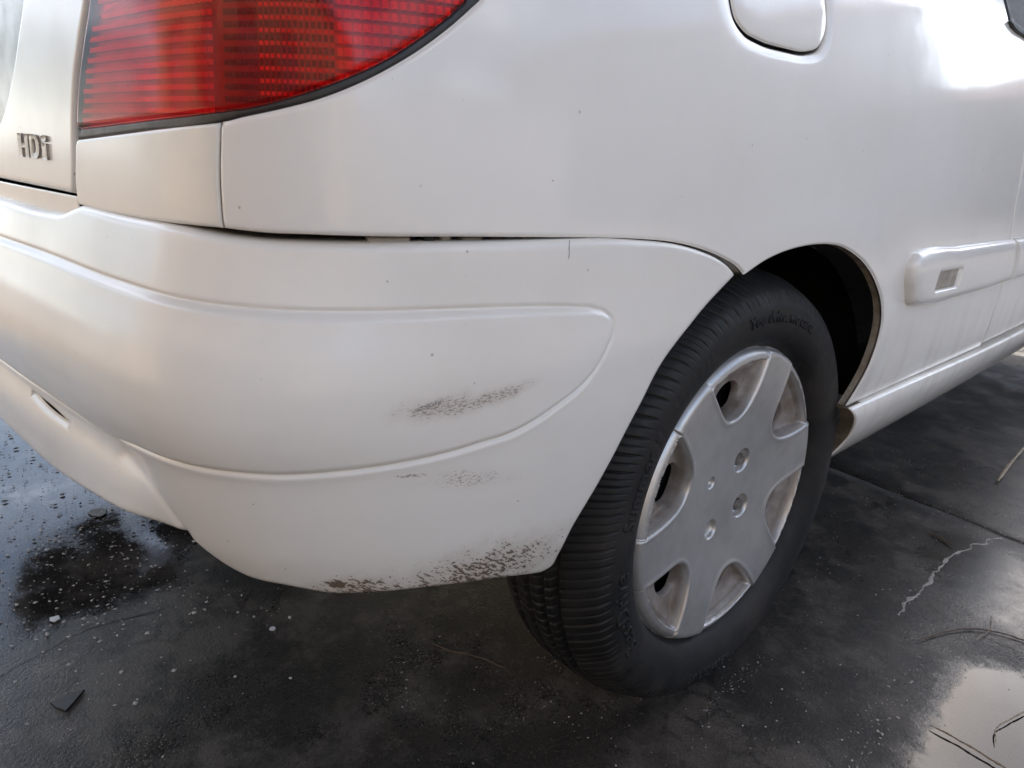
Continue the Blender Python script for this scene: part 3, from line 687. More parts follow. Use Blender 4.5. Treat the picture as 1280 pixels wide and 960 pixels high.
# tail light
lamp_out = loop(LAMP_LOW, LAMP_TOP, LAMP_L[::-1])
lens_out = loop(LENS_LOW, [LENS_LOW[-1], (.440, .828), (.434, .868), (.448, .899), (.503, .919), (.60, .929), (.771, .933)], [(.771, .933), (.778, .90), (.789, .84), (.800, .8035), (.8150, .777), (.8300, .749), (.8395, .722), LENS_LOW[0]])
lamp = panel('tail_light', car, M_SEAL_GAP_SHADE, BODY, lamp_out, [lens_out], h=.006, r=.0015, flange=.0018, d=-.0012)
lamp_wide = lamp_out.copy(); lamp_wide[:, 0] += .016 * np.clip((lamp_out[:, 0] - .76) / .08, 0, 1)
panel('lens', lamp, M_LENS, BODY, lens_out, h=.007, r=.003, flange=.003, d=.0012)
panel('reflector', lamp, M_REFL, BODY, lamp_wide, h=.012, r=.001, flange=0, d=-.0066)
REV = [(.86, .788), (.82, .786), (.785, .795), (.70, .803), (.60, .812), (.545, .823), (.50, .85), (.50, .95), (.86, .95)]
rev = np.array(REV)
pale = Bag(); bright = Bag(); deep = Bag(); dark = Bag(); fins = Bag()
def prism(bag, s, z, ws, hz, d0, d1):
    sv = np.array([s - ws/2, s + ws/2, s - ws/2, s + ws/2, s, s]); zv = np.array([z - hz/2, z - hz/2, z + hz/2, z + hz/2, z - hz*.45, z + hz*.45])
    X = on(BODY_PLAN, body_off, sv, zv, np.array([d0, d0, d0, d0, d1, d1]))
    bag.add(X, [(0, 4, 5, 2), (4, 1, 3, 5), (0, 1, 4), (2, 5, 3)])
cand = []
for r_ in range(-1, 28):
    s = .876
    while s > .432:
        wid = .0062 if s > .636 else .0042 if s > .545 else .0064
        cand.append((s, .7195 + r_ * .0074, wid)); s -= wid
cand = np.array(cand)
for s, z, wid in cand[inside(cand[:, :2], lamp_wide) & (dist(cand[:, :2], lamp_wide, cut=.01) > .0035) & ~inside(cand[:, :2], rev)]:
    if s > .637: prism(bright if (s - .70) ** 2 / .0016 + (z - .742) ** 2 / .0003 > 1 else deep, s, z, wid * .66, .0036, -.0064, -.0036)
    elif s > .630: continue
    elif s > .545: prism(dark, s, z, wid * .62, .0036, -.0064, -.0040)
    else: prism(deep, s, z, wid * .92, .0052, -.0064, -.0036)
    if .545 < s < .60: prism(deep, s, z + .0037, wid * .8, .0026, -.0064, -.0046)
cand = np.array([(s, z) for s in np.arange(.852, .50, -.0034) for z in np.arange(.796, .93, .012)])
for s, z in cand[inside(cand, lamp_out) & inside(cand, rev) & (dist(cand, lamp_out, cut=.01) > .006) & (dist(cand, rev, cut=.01) > .006)]:
    prism(pale, s, z, .0026, .0118, -.0060, -.0036)
for bag, nm, mt in ((bright, 'prism_rows', M_PRISM), (deep, 'deep_prism_rows', M_PRISM_DEEP), (dark, 'dark_prism_rows', M_PRISM_DARK), (pale, 'reversing_prisms', M_REFL_PALE)):
    if bag.V: tag(bag.obj(nm, mt, lamp), kind='stuff')
bz = panel('reversing_reflector', lamp, M_REFL_PALE, BODY, loop([(.842, .786), (.785, .797), (.70, .805), (.60, .814), (.55, .826), (.512, .85), (.512, .915)], [(.512, .915), (.60, .926), (.768, .930), (.790, .89), (.815, .82), (.842, .786)]), h=.012, r=.001, flange=0, d=-.0061)

# rear bumper
U_LOW2 = [(.7003, .4027), (.76, .395), (.843, .383), (.95, .368), (1.05, .355), (1.15, .348), (SCU, .346)]
STEP_TOP = [(.862, .6500), (.876, .6462), (.890, .6425), (.9256, .6400), (1.07, .6405), (SCU, .640)]
b_out = loop(U_TOP[::-1], U_ARCH[1:], U_BOT[1:], U_LOW2, [(SCU, .346), (SCU, .640)], STEP_TOP[::-1]) if False else loop(U_ARCH, U_BOT, U_LOW2, [(SCU, .346), (SCU, .640)], STEP_TOP[::-1], U_TOP)
bulge = loop(BULGE_TOP[::-1] and [(SCU + .1, .605)] + BULGE_TOP, BULGE_END, BULGE_BOT + [(SCU + .1, .4430)])
lip_c = spline(LIPCREASE, .004)
slit_c = spline(SLIT, .003)
def bump_disp(V):
    d = sdist(V, bulge)
    end = sstep(.318, .37, V[:, 0])
    g = .0034 * sstep(-.0004, .0060, d) - .0024 * np.exp(-(d / .0017) ** 2)
    lipl = .0004 * np.exp(-((d + .0045) / .0025) ** 2) * (V[:, 1] < .53)
    k = dist(V, lip_c, closed=False)
    return g * (.45 + .55 * end) + lipl - .0024 * np.exp(-(k / .006) ** 2)
ex = np.vstack([offset_pts(bulge, (.0002, .0011, -.0011, .0022, -.0022, .0035, -.0035, .005, -.005, .0072, -.0072, .010, -.010)),
                offset_pts(lip_c, (.0002, .003, -.003, .006, -.006, .01, -.01), False)])
slit = np.vstack([slit_c + [0, .0022] * np.sin(np.linspace(0, math.pi, len(slit_c)))[:, None], (slit_c - [0, .0022] * np.sin(np.linspace(0, math.pi, len(slit_c)))[:, None])[::-1][1:-1]])
bumper = panel('rear_bumper', car, M_BUMP, BUMP, b_out, [slit], h=.0065, r=.0045, flange=.030, disp=bump_disp, extra=ex, open_s=SCU, flange_mat=M_BLACK, flange_where=lambda L: dist(L, slit, cut=.01) < .001)  # slit walls coloured black to stand in for shade inside
mirrored(bumper)
hc = [(.3685, .6462), (.3692, .640), (.3688, .636), (.3694, .632)]
panel('hairline_crack', bumper, M_BLACK, BUMP, np.vstack([np.array(hc) + [.00022, 0], (np.array(hc) - [.00022, 0])[::-1]]), h=.01, r=.0001, flange=0, d=.0003, rings=())
# brackets glimpsed in the gap over the bumper
for s0, s1, z0, z1, mt in ((.526, .494, .6435, .6495, M_BRACKET), (.484, .474, .644, .650, M_BLACK), (.470, .462, .645, .6505, M_BRACKET), (.452, .436, .6445, .6485, M_BRACKET), (.43, .40, .645, .649, M_BLACK)):
    panel('bumper_bracket', bumper, mt, BODY, loop([(s0, z0 - .012), (s0, z1), (s1, z1), (s1, z0 - .012)], h=.003) if False else loop([(s0, z0 - .012), (s0, z1)], [(s0, z1), (s1, z1)], [(s1, z1), (s1, z0 - .012)]), h=.01, r=.002, flange=.02, d=-.012)

# sill below the door
SILL = Prof([(.10,-.20),(.20,-.125),(.235,-.085),(.265,-.052),(.295,-.028),(.325,-.012),(.350,-.003),(.366,.001),(.376,-.001),(.383,-.010),(.42,-.012)], .004)
SILL_SURF = (BODY_PLAN, lambda s, z: SILL(z) + 0 * s)
panel('sill', car, M_SIDE, SILL_SURF, loop([(-.2335, .3800), (-.42, .3785), (-.87, .3705), (-1.8, .3720)], [(-1.8, .3720), (-1.8, .215)], [(-1.8, .215), (-.245, .215)], [(-.245, .215), (-.262, .27), (-.268, .33), (-.248, .362), (-.2335, .3800)]), h=.012, r=.003, flange=.02, flange_mat=M_MUD, flange_where=lambda L: L[:, 0] > -.275)
# door
dE = [(a - .0045, b) for a, b in DOOR_UP]; dE[0] = (-.8755, .3765)
d_out = loop(dE, [dE[-1], (-1.2, .905), (-1.78, .885)], [(-1.78, .885), (-1.80, .65), (-1.79, .378)], [(-1.79, .378), dE[0]])
door = panel('door', car, M_SIDE, BODY, d_out, h=.012, r=.0035, flange=.016)
Vb, Fb = box_vf((0, 0, 0), (.03, .19, .035))
hx = on(BODY_PLAN, body_off, np.array([-1.0]), np.array([.80]), np.array([.012]))[0]
Vb, Fb = tube([hx + np.array(v) for v in ((-.03, -.09, 0), (0, -.075, 0), (.012, -.03, 0), (.012, .03, 0), (0, .075, 0), (-.03, .09, 0))], .011, 10)
mesh_obj('door_handle', Vb, Fb, M_SIDE, door)
# protective strip along the flank
m_out = loop([(-.8275, .5885), (-.850, .555), (-.8655, .5085)], [(-.8655, .5085), (-.70, .5070), (-.577, .5085), (-.395, .5125), (-.368, .5155), (-.352, .522), (-.338, .540), (-.3235, .563), (-.3240, .582), (-.335, .5915), (-.356, .595), (-.513, .594), (-.70, .591), (-.8275, .5885)])
mk = loop([(-.4185, .5335), (-.4230, .5600)], [(-.4230, .5600), (-.5230, .5585)], [(-.5230, .5585), (-.5195, .5310)], [(-.5195, .5310), (-.4185, .5335)], h=.003)
def strip_disp(V): 
    d = dist(V, m_out); return -.0045 * (1 - sstep(0, .016, d))
strip = panel('side_moulding', quarter, M_BODY, BODY, m_out, [mk], h=.007, r=.006, flange=.016, d=.0165, disp=strip_disp)
panel('marker_pocket', strip, simple('grey_marker', (.42, .37, .31), .4, .35, 60, dirt=((.2, .16, .12), .6)), BODY, spline(mk[::3], .004, closed=True), h=.008, r=.001, flange=0, d=.0105)
m2 = loop([(-.8335, .5885), (-.8555, .555), (-.8705, .5085)], [(-.8705, .5085), (-1.76, .503)], [(-1.76, .503), (-1.76, .583)], [(-1.76, .583), (-.8335, .5885)])
panel('side_moulding', door, M_BODY, BODY, m2, h=.012, r=.006, flange=.016, d=.0165, disp=lambda V: -.0045 * (1 - sstep(0, .016, dist(V, m2))))
# side window and its black frame
w_out = loop([(-.6665, .9360), (-.749, .930), (-.80, .9275), (-1.70, .900)], [(-1.70, .900), (-1.05, 1.325)], [(-1.05, 1.325), (-.44, 1.325)], [(-.44, 1.325), (-.535, 1.17), (-.615, 1.04), (-.660, .955), (-.6665, .9360)])
cw = w_out.mean(0)
g_out = np.array([p + (cw - p) / np.hypot(*(cw - p)) * .016 for p in w_out])
frame = panel('window_frame', quarter, M_BLACK, BODY, w_out, [g_out], h=.02, r=.002, flange=.012, d=.001)
panel('side_window', frame, M_GLASS, BODY, spline(g_out[::4], .01, closed=True), h=.04, r=.001, flange=0, d=-.004)
lipw = loop([(-.650, .9345), (-.668, .9285), (-.749, .9225), (-.80, .920), (-1.72, .893)], [(-1.72, .893), (-1.72, .899)], [(-1.72, .899), (-.80, .9265), (-.749, .9290), (-.668, .9350), (-.650, .9345)], h=.004)
panel('window_trim', quarter, M_BLACK, BODY, lipw, h=.01, r=.0015, flange=.008, d=.006)
# rear window
rw = loop([(.80, 1.024), (SCB, 1.024)], [(SCB, 1.024), (SCB, 1.335)], [(SCB, 1.335), (.805, 1.332)], [(.805, 1.332), (.80, 1.17), (.80, 1.024)])
mirrored(panel('rear_window', tailgate, M_GLASS, BODY, rw, h=.04, r=.002, flange=0, open_s=SCB))

# wheel-arch liner
V = []; F = []
na = 60; prof = [(.006, .335), (-.01, .345), (-.10, .350), (-.26, .345), (-.30, .30), (-.31, .12)]
for i in range(na + 1):
    a = R_(12 + 136 * i / na)
    for x, r_ in prof: V.append((x, .008 + r_ * math.cos(a) * (.93 if math.cos(a) > 0 else 1.02), .30 + r_ * math.sin(a) * .96))
k = len(prof)
for i in range(na):
    for j in range(k - 1): F.append((i*k+j, i*k+j+1, (i+1)*k+j+1, (i+1)*k+j))
liner = mesh_obj('arch_liner', V, F, M_LINER, car)
# floor pan, so the underside is closed
Bg = Bag(); Bg.add(*box_vf((CX, 1.55, .30), (1.36, 2.5, .10))); Bg.add(*box_vf((CX, -.33, .44), (1.2, .50, .10))); Bg.add(*box_vf((CX, -.02, .33), (1.25, .10, .08)))
under = Bg.obj('floor_pan', M_LINER, car)

# ---------------------------------------------------------------- wheel
ZC = .30; GZ = .0125                          # the tyre stands a touch flattened
def build_wheel():
    w = empty('wheel', (0, 0, ZC), car)
    # tyre
    pts = [(-.150,.186),(-.172,.200),(-.186,.225),(-.188,.255),(-.181,.275),(-.168,.288),(-.150,.2950),(-.125,.2975),(-.09,.2990),(-.055,.2972),(-.034,.2925),(-.019,.2855),(-.0070,.2760),(.0030,.2650),(.0085,.2520),(.0100,.2360),(.0075,.2200),(.0010,.2070),(-.0060,.2000),(-.014,.1960),(-.03,.190)]
    pts = [(x_, r0 if r0 < .262 else .262 + (r0 - .262) * .72) for x_, r0 in pts]
    pts = [(x_ * (.74 if x_ < -.02 else 1) - (.0052 if x_ < -.02 else 0), r0) for x_, r0 in pts]
    P = spline(pts, .0030); m_ = len(P)
    x, r_ = P[:, 0], P[:, 1]
    t = np.gradient(P, axis=0); nn = np.stack([-t[:, 1], t[:, 0]], 1); nn /= np.hypot(*nn.T)[:, None]
    if nn[m_ // 2, 1] < 0: nn = -nn
    # each tread block: a groove with steep walls, a fine sipe, and the rubber between
    NB = 84; fr = np.array([0, .012, .105, .117, .22, .33, .44, .515, .523, .565, .573, .68, .79, .90])
    cut = np.array([0, 1, 1, 0, 0, 0, 0, 0, 0, 0, 0, 0, 0, 0]); sip = np.array([0, 0, 0, 0, 0, 0, 0, 0, 1, 1, 0, 0, 0, 0])
    pw = np.random.default_rng(2).choice([.80, 1.0, 1.22], NB); pw = pw / pw.sum(); ps = np.concatenate([[0], np.cumsum(pw)[:-1]])
    base = (ps[:, None] + fr[None] * pw[:, None]).ravel() * 2 * math.pi; NA = len(base)
    CUT = np.tile(cut, NB)[:, None].astype(float); SIP = np.tile(sip, NB)[:, None].astype(float)
    arcl = np.concatenate([[0], np.cumsum(np.hypot(*np.diff(P, axis=0).T))])
    uu = arcl - float(arcl[np.argmax(r_)])     # across the tread, 0 = centre, + = outer side
    sl = np.where(np.abs(uu) < .034, 16 * np.abs(uu), 16 * .034 + 13 * np.clip(np.abs(uu) - .034, 0, .07)) 
    u = np.broadcast_to(uu, (NA, m_)); TH = base[:, None] - sl[None] / NB * 2 * math.pi
    X = np.broadcast_to(x, (NA, m_)); RR = np.broadcast_to(r_, (NA, m_))
    D = -(.0030 * CUT + .0010 * SIP) * sstep(.098, .080, np.abs(uu))[None]
    for g in (-.034, -.011, .013, .033): D = np.minimum(D, -.0070 * (np.abs(u - g) < .0034))
    # rings moulded on the sidewall
    for g, hgt, wd in ((.100, .0010, .0012), (.165, .0012, .0015)): D += hgt * np.exp(-((u - g) / wd) ** 2)
    # band of little lozenges beside the lettering
    band = (np.abs(u - .112) < .009)
    loz = ((np.degrees(TH) % 360 > 118) & (np.degrees(TH) % 360 < 152)) | ((np.degrees(TH) % 360 > 208) & (np.degrees(TH) % 360 < 232))
    lz = np.abs(((TH * 120 / (2 * math.pi)) % 1) - .5) * 2 + np.abs(((u - .103) / .009) % 1 - .5) * 2
    D += np.where(band & loz & (lz < .75), .0006, 0)
    NX = np.broadcast_to(nn[:, 0], (NA, m_)); NR = np.broadcast_to(nn[:, 1], (NA, m_))
    XX = X + NX * D; RD = RR + NR * D
    Y = RD * np.cos(TH); Z = RD * np.sin(TH)
    sq = np.maximum(0, -ZC + GZ - Z); Z = np.maximum(Z, -ZC + GZ); XX = XX + np.where(XX > -.07, 1, -1) * sq * .8
    V = np.stack([XX, Y, Z], -1).reshape(-1, 3); F = []
    ii = np.arange(NA)[:, None] * m_ + np.arange(m_ - 1)[None]; jj = ((np.arange(NA) + 1) % NA)[:, None] * m_ + np.arange(m_ - 1)[None]
    F = np.stack([ii, ii + 1, jj + 1, jj], -1).reshape(-1, 4)
    tyre = mesh_obj('tyre', V, F, M_TYRE, w)
    # lettering moulded into the sidewall
    ro = np.interp(np.arange(0, 400) * .001, np.sort(r_[x > -.02]), x[x > -.02][np.argsort(r_[x > -.02])])
    def sidewall_text(s, ang, rad, size, flip=False, bold=.0, squash=1.0):
        cu = bpy.data.curves.new('lettering', 'FONT'); cu.body = s; cu.size = size; cu.align_x = 'CENTER'; cu.resolution_u = 2; cu.offset = bold * size
        o = bpy.data.objects.new('lettering_source', cu); COL.objects.link(o)
        dg = bpy.context.evaluated_depsgraph_get(); me = o.evaluated_get(dg).to_mesh()
        bm = bmesh.new(); bm.from_mesh(me); o.evaluated_get(dg).to_mesh_clear()
        bpy.data.objects.remove(o)
        bmesh.ops.subdivide_edges(bm, edges=[e for e in bm.edges if e.calc_length() > size * .35], cuts=1)
        ext = bmesh.ops.extrude_face_region(bm, geom=bm.faces[:])
        top = set(v for v in ext['geom'] if isinstance(v, bmesh.types.BMVert))
        for v in bm.verts:
            px, py = v.co.x * squash, v.co.y - size * .35
            rr = rad + (-py if flip else py)
            # seen from outside (+x looking to -x) y runs to the right: clockwise text
            a = R_(ang) - (px / rad) * (-1 if flip else 1)
            xx = float(np.interp(rr, np.arange(0, 400) * .001, ro)) + (.0013 if v in top else -.002)
            v.co = (xx, rr * math.cos(a), rr * math.sin(a))
        bmesh.ops.recalc_face_normals(bm, faces=bm.faces[:])
        me = bpy.data.meshes.new('lettering'); bm.to_mesh(me); bm.free(); me.materials.append(M_TYRE_TEXT)
        return link(bpy.data.objects.new('lettering', me), w)
    sidewall_text('BestDrive', 197, .238, .030, flip=False, bold=.012)
    sidewall_text('Summer', 160, .238, .026, flip=False, bold=.010)
    sidewall_text('You drive. we care.', 81, .2375, .021, bold=.006)
    sidewall_text('BAUCHSER', 264, .2440, .021, flip=True, bold=.006)
    # wheel cover
    Rk = .196
    pol = lambda r, a: np.array([r * Rk * math.cos(R_(a)), r * Rk * math.sin(R_(a))])
    cen = [98.6 - 60 * i for i in range(6)]
    half = [(.932, 19.2), (.88, 18.7), (.79, 17.3), (.70, 15.2), (.63, 12.4), (.585, 8.6), (.563, 4.5), (.556, 0)]
    wins = []; vents = []
    for a in cen:
        e1 = [pol(r, a - d) for r, d in half]; e2 = [pol(r, a + d) for r, d in half[::-1]]
        side = spline(e1 + e2[1:], .0022)
        outer = np.array([pol(.932, a + 19.2 - 38.4 * k / 40) for k in range(1, 40)])
        wins.append(np.vstack([side, outer]))
        vents.append(np.array([pol(.690, a) + .0215 * math.cos(t) * pol(1, a) / Rk + .0270 * math.sin(t) * pol(1, a + 90) / Rk for t in np.linspace(0, 2 * math.pi, 30, endpoint=False)]))
    outline = np.array([pol(1.0, k) for k in np.arange(0, 360, 1.2)])
    nuts = [pol(.25, a) for a in (56, -35, -124, 145)]
    nutc = [c + rn * np.stack([np.cos(t), np.sin(t)], 1) for c, rn in zip(nuts, (.0165, .0165, .0135, .0080)) for t in [np.linspace(0, 2 * math.pi, 40, endpoint=False)]]
    ex = [np.zeros((0, 2))]
    for q in wins: ex.append(offset_pts(q, (.0002, .0012, -.0012, .0026, -.0026, .0045, -.0045, .007, -.007, .010, -.010, .014, -.014)))
    for q in nutc: ex.append(offset_pts(q, (.0002, .0011, -.0011, .0022, -.0022, .0035, -.0035)))
    for a in cen:
        for sgn in (-1, 1):
            for dd in (-.35, -.12, .12, .35): ex.append(np.array([pol(r, a + sgn * (19.5 + dd)) for r in np.linspace(.925, .997, 9)]))
    for r in (.925, .94, .955, .968, .98, .99): ex.append(np.array([pol(r, k) for k in np.arange(0, 360, 1.1)]))
    V, T, L = triangulate(outline, vents, .0048, (.0008,), np.vstack(ex))
    rr = np.hypot(*V.T) / Rk; ang = np.degrees(np.arctan2(V[:, 1], V[:, 0]))
    xh = -.0135 * (1 - sstep(.10, .92, rr)) - .0015
    xh += .0030 * np.exp(-((rr - .36) / .10) ** 2) * 0
    xh -= .011 * np.clip((rr - .945) / .055, 0, 1) ** 2.4
    pocket = np.zeros(len(V))
    for q, vt in zip(wins, vents):
        d = sdist(V, q); dv_ = sdist(V, vt)
        depth = .0190 * sstep(-.0006, .0062, d)
        # the pocket floor rises again towards the rim
        rise = .0090 * sstep(.78, .93, rr) * (d > 0)
        pk = np.maximum(0, depth - rise * sstep(0, .012, d)); xh -= pk; pocket = np.maximum(pocket, pk)
        xh += .0010 * np.exp(-((d + .0028) / .0022) ** 2)
    for a in cen:
        da = np.abs((ang - a + 180) % 360 - 180)
        xh -= np.where((rr > .93), .0030 * sstep(19.62, 19.38, da) * sstep(.928, .94, rr), 0)
        xh -= np.where((rr > .93), .0022 * np.exp(-((da - 19.5) / .22) ** 2), 0)
    for k, q in enumerate(nutc):
        xh -= (.011 if k < 2 else .007) * sstep(-.0006, .0030, sdist(V, q))
    X3 = np.stack([xh, V[:, 0], V[:, 1]], 1)
    a, b, c_ = X3[T[:, 0]], X3[T[:, 1]], X3[T[:, 2]]
    fl = np.cross(b - a, c_ - a)[:, 0] < 0; T = np.where(fl[:, None], T[:, [0, 2, 1]], T)
    verts = list(X3); faces = [tuple(t) for t in T]; pu = list(pocket)
    for li, q in enumerate(L):
        n_ = len(q); base = len(verts)
        verts += [X3[i] - np.array([.012 if li == 0 else .010, 0, 0]) for i in q]
        pu += [pocket[i] for i in q]
        faces += [(q[i], q[(i + 1) % n_], base + (i + 1) % n_, base + i) for i in range(n_)]
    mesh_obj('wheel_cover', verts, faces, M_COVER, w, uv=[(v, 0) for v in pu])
    # bolts in their pockets
    for k, c0 in enumerate(nuts[:2]):
        Bg = Bag(); x0 = -.0255
        for rr_, x1, x2, n_ in ((.0095, x0, x0 + .0085, 6), (.0062, x0 + .0085, x0 + .0125, 14)):
            A = [(x1, c0[0] + rr_ * math.cos(t), c0[1] + rr_ * math.sin(t)) for t in np.linspace(0, 2*math.pi, n_, endpoint=False)]
            A += [(x2, c0[0] + rr_ * .86 * math.cos(t), c0[1] + rr_ * .86 * math.sin(t)) for t in np.linspace(0, 2*math.pi, n_, endpoint=False)]
            Bg.add([np.array(p) for p in A], [(i, (i+1) % n_, n_ + (i+1) % n_, n_ + i) for i in range(n_)] + [tuple(n_ + i for i in range(n_))])
        Bg.obj('wheel_bolt', M_BOLT, w)
    # steel rim behind
    rim = [(-.035, .02), (-.035, .09), (-.050, .12), (-.055, .17), (-.030, .184), (-.016, .193), (-.012, .1985), (-.018, .200)]
    V = []; F = []; n_ = 64
    for i in range(n_):
        t = 2 * math.pi * i / n_
        for x_, r0 in rim: V.append((x_, r0 * math.cos(t), r0 * math.sin(t)))
    k = len(rim)
    for i in range(n_):
        for j in range(k - 1): F.append((i*k+j, i*k+j+1, ((i+1) % n_)*k+j+1, ((i+1) % n_)*k+j))
    mesh_obj('steel_rim', V, F, M_STEEL, w)
    return w
wheel = build_wheel()
def copy_tree(o, parent, loc=None, sx=1):
    c = o.copy(); COL.objects.link(c); c.parent = parent
    if loc is not None: c.location = loc; c.scale = (sx, 1, 1)
    for ch in o.children: copy_tree(ch, c)
    return c
for loc, sx in (((2 * CX, 0, ZC), -1), ((0, 2.54, ZC), 1), ((2 * CX, 2.54, ZC), -1)): copy_tree(wheel, car, loc, sx)
# left flank: the same panels turned over
for o in (quarter, flap, door, lamp): 
    pass
for o in [ch for ch in car.children if ch.name.split('.')[0] in ('quarter_panel', 'door', 'tail_light', 'sill', 'lamp_surround_panel', 'arch_liner')]:
    copy_tree(o, car, (2 * CX, 0, 0), -1)
# roof, bonnet and front wings, lofted from sections along the car
def section(y, hw_, zt, crown, zb=.24, belt=None, ghw=None):
    """half outline from the sill up and over to the middle"""
    if belt is None: P = [(hw_ - .07, zb), (hw_ - .01, .33), (hw_, .55), (hw_ - .01, .70), (hw_ - .05, zt - .06), (hw_ - .16, zt), (hw_ * .45, zt + crown * .8), (0, zt + crown)]
    else: P = [(hw_ - .07, zb), (hw_ - .01, .33), (hw_, .55), (hw_ - .01, .70), (hw_ - .04, belt), (ghw + .03, zt - .08), (ghw - .05, zt), (0, zt + crown)]
    return [(CX + a, y, b) for a, b in P] 
S = [section(1.80, .835, .93, .04, belt=.90, ghw=.68), section(2.05, .835, .90, .05), section(2.35, .835, .86, .05), section(2.75, .82, .80, .05), section(3.05, .78, .72, .05), section(3.22, .68, .62, .04), section(3.27, .60, .52, .02)]
V = []; F = []; k = len(S[0])
for sec in S: V += sec
for i in range(len(S) - 1):
    for j in range(k - 1): F.append((i*k+j, i*k+j+1, (i+1)*k+j+1, (i+1)*k+j))
front = mirrored(mesh_obj('front_body', V, F, M_BODY, car))
sb = front.modifiers.new('smooth', 'SUBSURF'); sb.levels = sb.render_levels = 2
es = np.linspace(-1.10, .80, 60); E = on(BODY_PLAN, body_off, es, np.full(60, 1.336)); E = E[np.argsort(E[:, 1])]
ys = np.linspace(-.315, 1.12, 26); ex_ = np.interp(ys, E[:, 1], E[:, 0])
V = []; F = []; k = 9
for y, x0 in zip(ys, ex_):
    fall = .05 * sstep(.75, 1.12, y) + .012 * sstep(-.1, -.315, y)
    for t in np.linspace(0, 1, k): V.append((x0 + .004 + (CX - x0 - .004) * t, y, 1.3375 - fall + .055 * (1 - (1 - t) ** 2.4)))
for i in range(len(ys) - 1):
    for j in range(k - 1): F.append((i*k+j, i*k+j+1, (i+1)*k+j+1, (i+1)*k+j))
roof = mirrored(mesh_obj('roof', V, F, M_BODY, car))
V = [(CX + .62, 1.12, 1.289), (CX, 1.12, 1.342), (CX + .74, 1.84, .93), (CX, 1.98, .96)]
mirrored(mesh_obj('windscreen', V, [(0, 1, 3, 2)], M_GLASS, car))
V = []; 
mesh_obj('cabin_lining', *[(lambda b: b)(box_vf((CX, .55, .86), (1.0, 1.7, .6)))[0], box_vf((0, 0, 0), (1, 1, 1))[1]], M_LINER, car, smooth=False)
# ---------------------------------------------------------------- litter on the ground
def grit(name, n, region, size, mat, label, dens=None, seed=1, flat=.5, z=0.0):
    r = np.random.default_rng(seed); Bg = Bag(); k = 0
    F8 = [(0, 2, 4), (2, 1, 4), (1, 3, 4), (3, 0, 4), (2, 0, 5), (1, 2, 5), (3, 1, 5), (0, 3, 5)]
    while k < n:
        x = r.uniform(region[0], region[1]); y = r.uniform(region[2], region[3])
        if dens is not None and r.uniform() > dens(x, y): continue
        s = size[0] * (size[1] / size[0]) ** (r.uniform() ** 2.2); a = r.uniform(0, 6.28); e = r.uniform(.5, 1.0)
        d = [np.array(q) * s * r.uniform(.75, 1.2) for q in ((1, 0, 0), (-1, 0, 0), (0, e, 0), (0, -e, 0), (.1, .1, flat), (-.1, 0, -flat * .6))]
        ca, sa = math.cos(a), math.sin(a)
        Bg.add([np.array((x + p[0] * ca - p[1] * sa, y + p[0] * sa + p[1] * ca, z + max(0, p[2] + s * flat * .4))) for p in d], F8); k += 1
    return tag(Bg.obj(name, mat, smooth=False), label, kind='stuff')
pat = lambda x, y: .5 + .5 * math.sin(x * 13.1 + 2.1 * math.sin(y * 9)) * math.sin(y * 17 + 1.7 * math.sin(x * 7))
grit('pale_grit', 2300, (-1.35, -.34, -.85, -.22), (.0010, .0046), M_GRIT_PALE, 'pale grit scattered over the dark ground behind the bumper', lambda x, y: (.15 + .85 * pat(x, y)) * min(1, max(.03, (-.42 - x) * 2.0)), 11, z=.002)
grit('dark_litter', 1500, (-3.0, -.90, -1.1, -.2), (.0022, .0090), M_GRIT_DARK, 'small dark leaf litter floating on the sky-reflecting puddle', lambda x, y: .3 + .7 * pat(x * 1.3, y * .8), 12, .35, z=.003)
grit('fine_grit', 1500, (-.35, .55, -.35, 1.2), (.0006, .0022), M_GRIT_PALE, 'fine pale grit beside the rear wheel', lambda x, y: .1 + .9 * pat(x * 2, y * 2) ** 2, 13)
grit('puddle_edge_grit', 90, (.165, .205, -.05, .33), (.0010, .0036), M_GRIT_PALE, 'row of pale crumbs along the edge of the corner puddle', None, 14)
grit('tread_grit', 70, (.012, .032, -.05, .12), (.0006, .0016), M_GRIT_PALE, 'pale grit caught at the foot of the tyre', None, 15)
grit('joint_grit', 120, (-.08, .2, .83, .87), (.0006, .0022), M_GRIT_PALE, 'pale grit along the paving joint', None, 16)
# the pale crust along the crack
cr = np.array([(.109, .383), (.110, .40), (.104, .425), (.106, .45), (.109, .48), (.106, .51), (.108, .532), (.103, .557), (.104, .60), (.100, .635), (.103, .672), (.104, .690), (.117, .716), (.113, .744), (.130, .765), (.127, .79), (.144, .819)])
r = np.random.default_rng(4); L = spline(cr, .0025); L = L + np.column_stack([np.convolve(r.normal(size=len(L) + 4) * .0022, np.ones(5) / 5, 'valid'), np.zeros(len(L))])
w_ = .0016 * (.35 + 1.1 * np.abs(np.convolve(r.normal(size=len(L) + 8), np.ones(9) / 3, 'valid')))
V = []; F = []
for i, (p, w) in enumerate(zip(L, w_)):
    V += [(p[0] - w, p[1], .0004), (p[0], p[1], .0004 + .0010), (p[0] + w, p[1], .0004)]
    if i: a = 3 * i; F += [(a - 3, a - 2, a + 1, a), (a - 2, a - 1, a + 2, a + 1)]
tag(mesh_obj('pale_crack', V, F, M_MINERAL, ground))
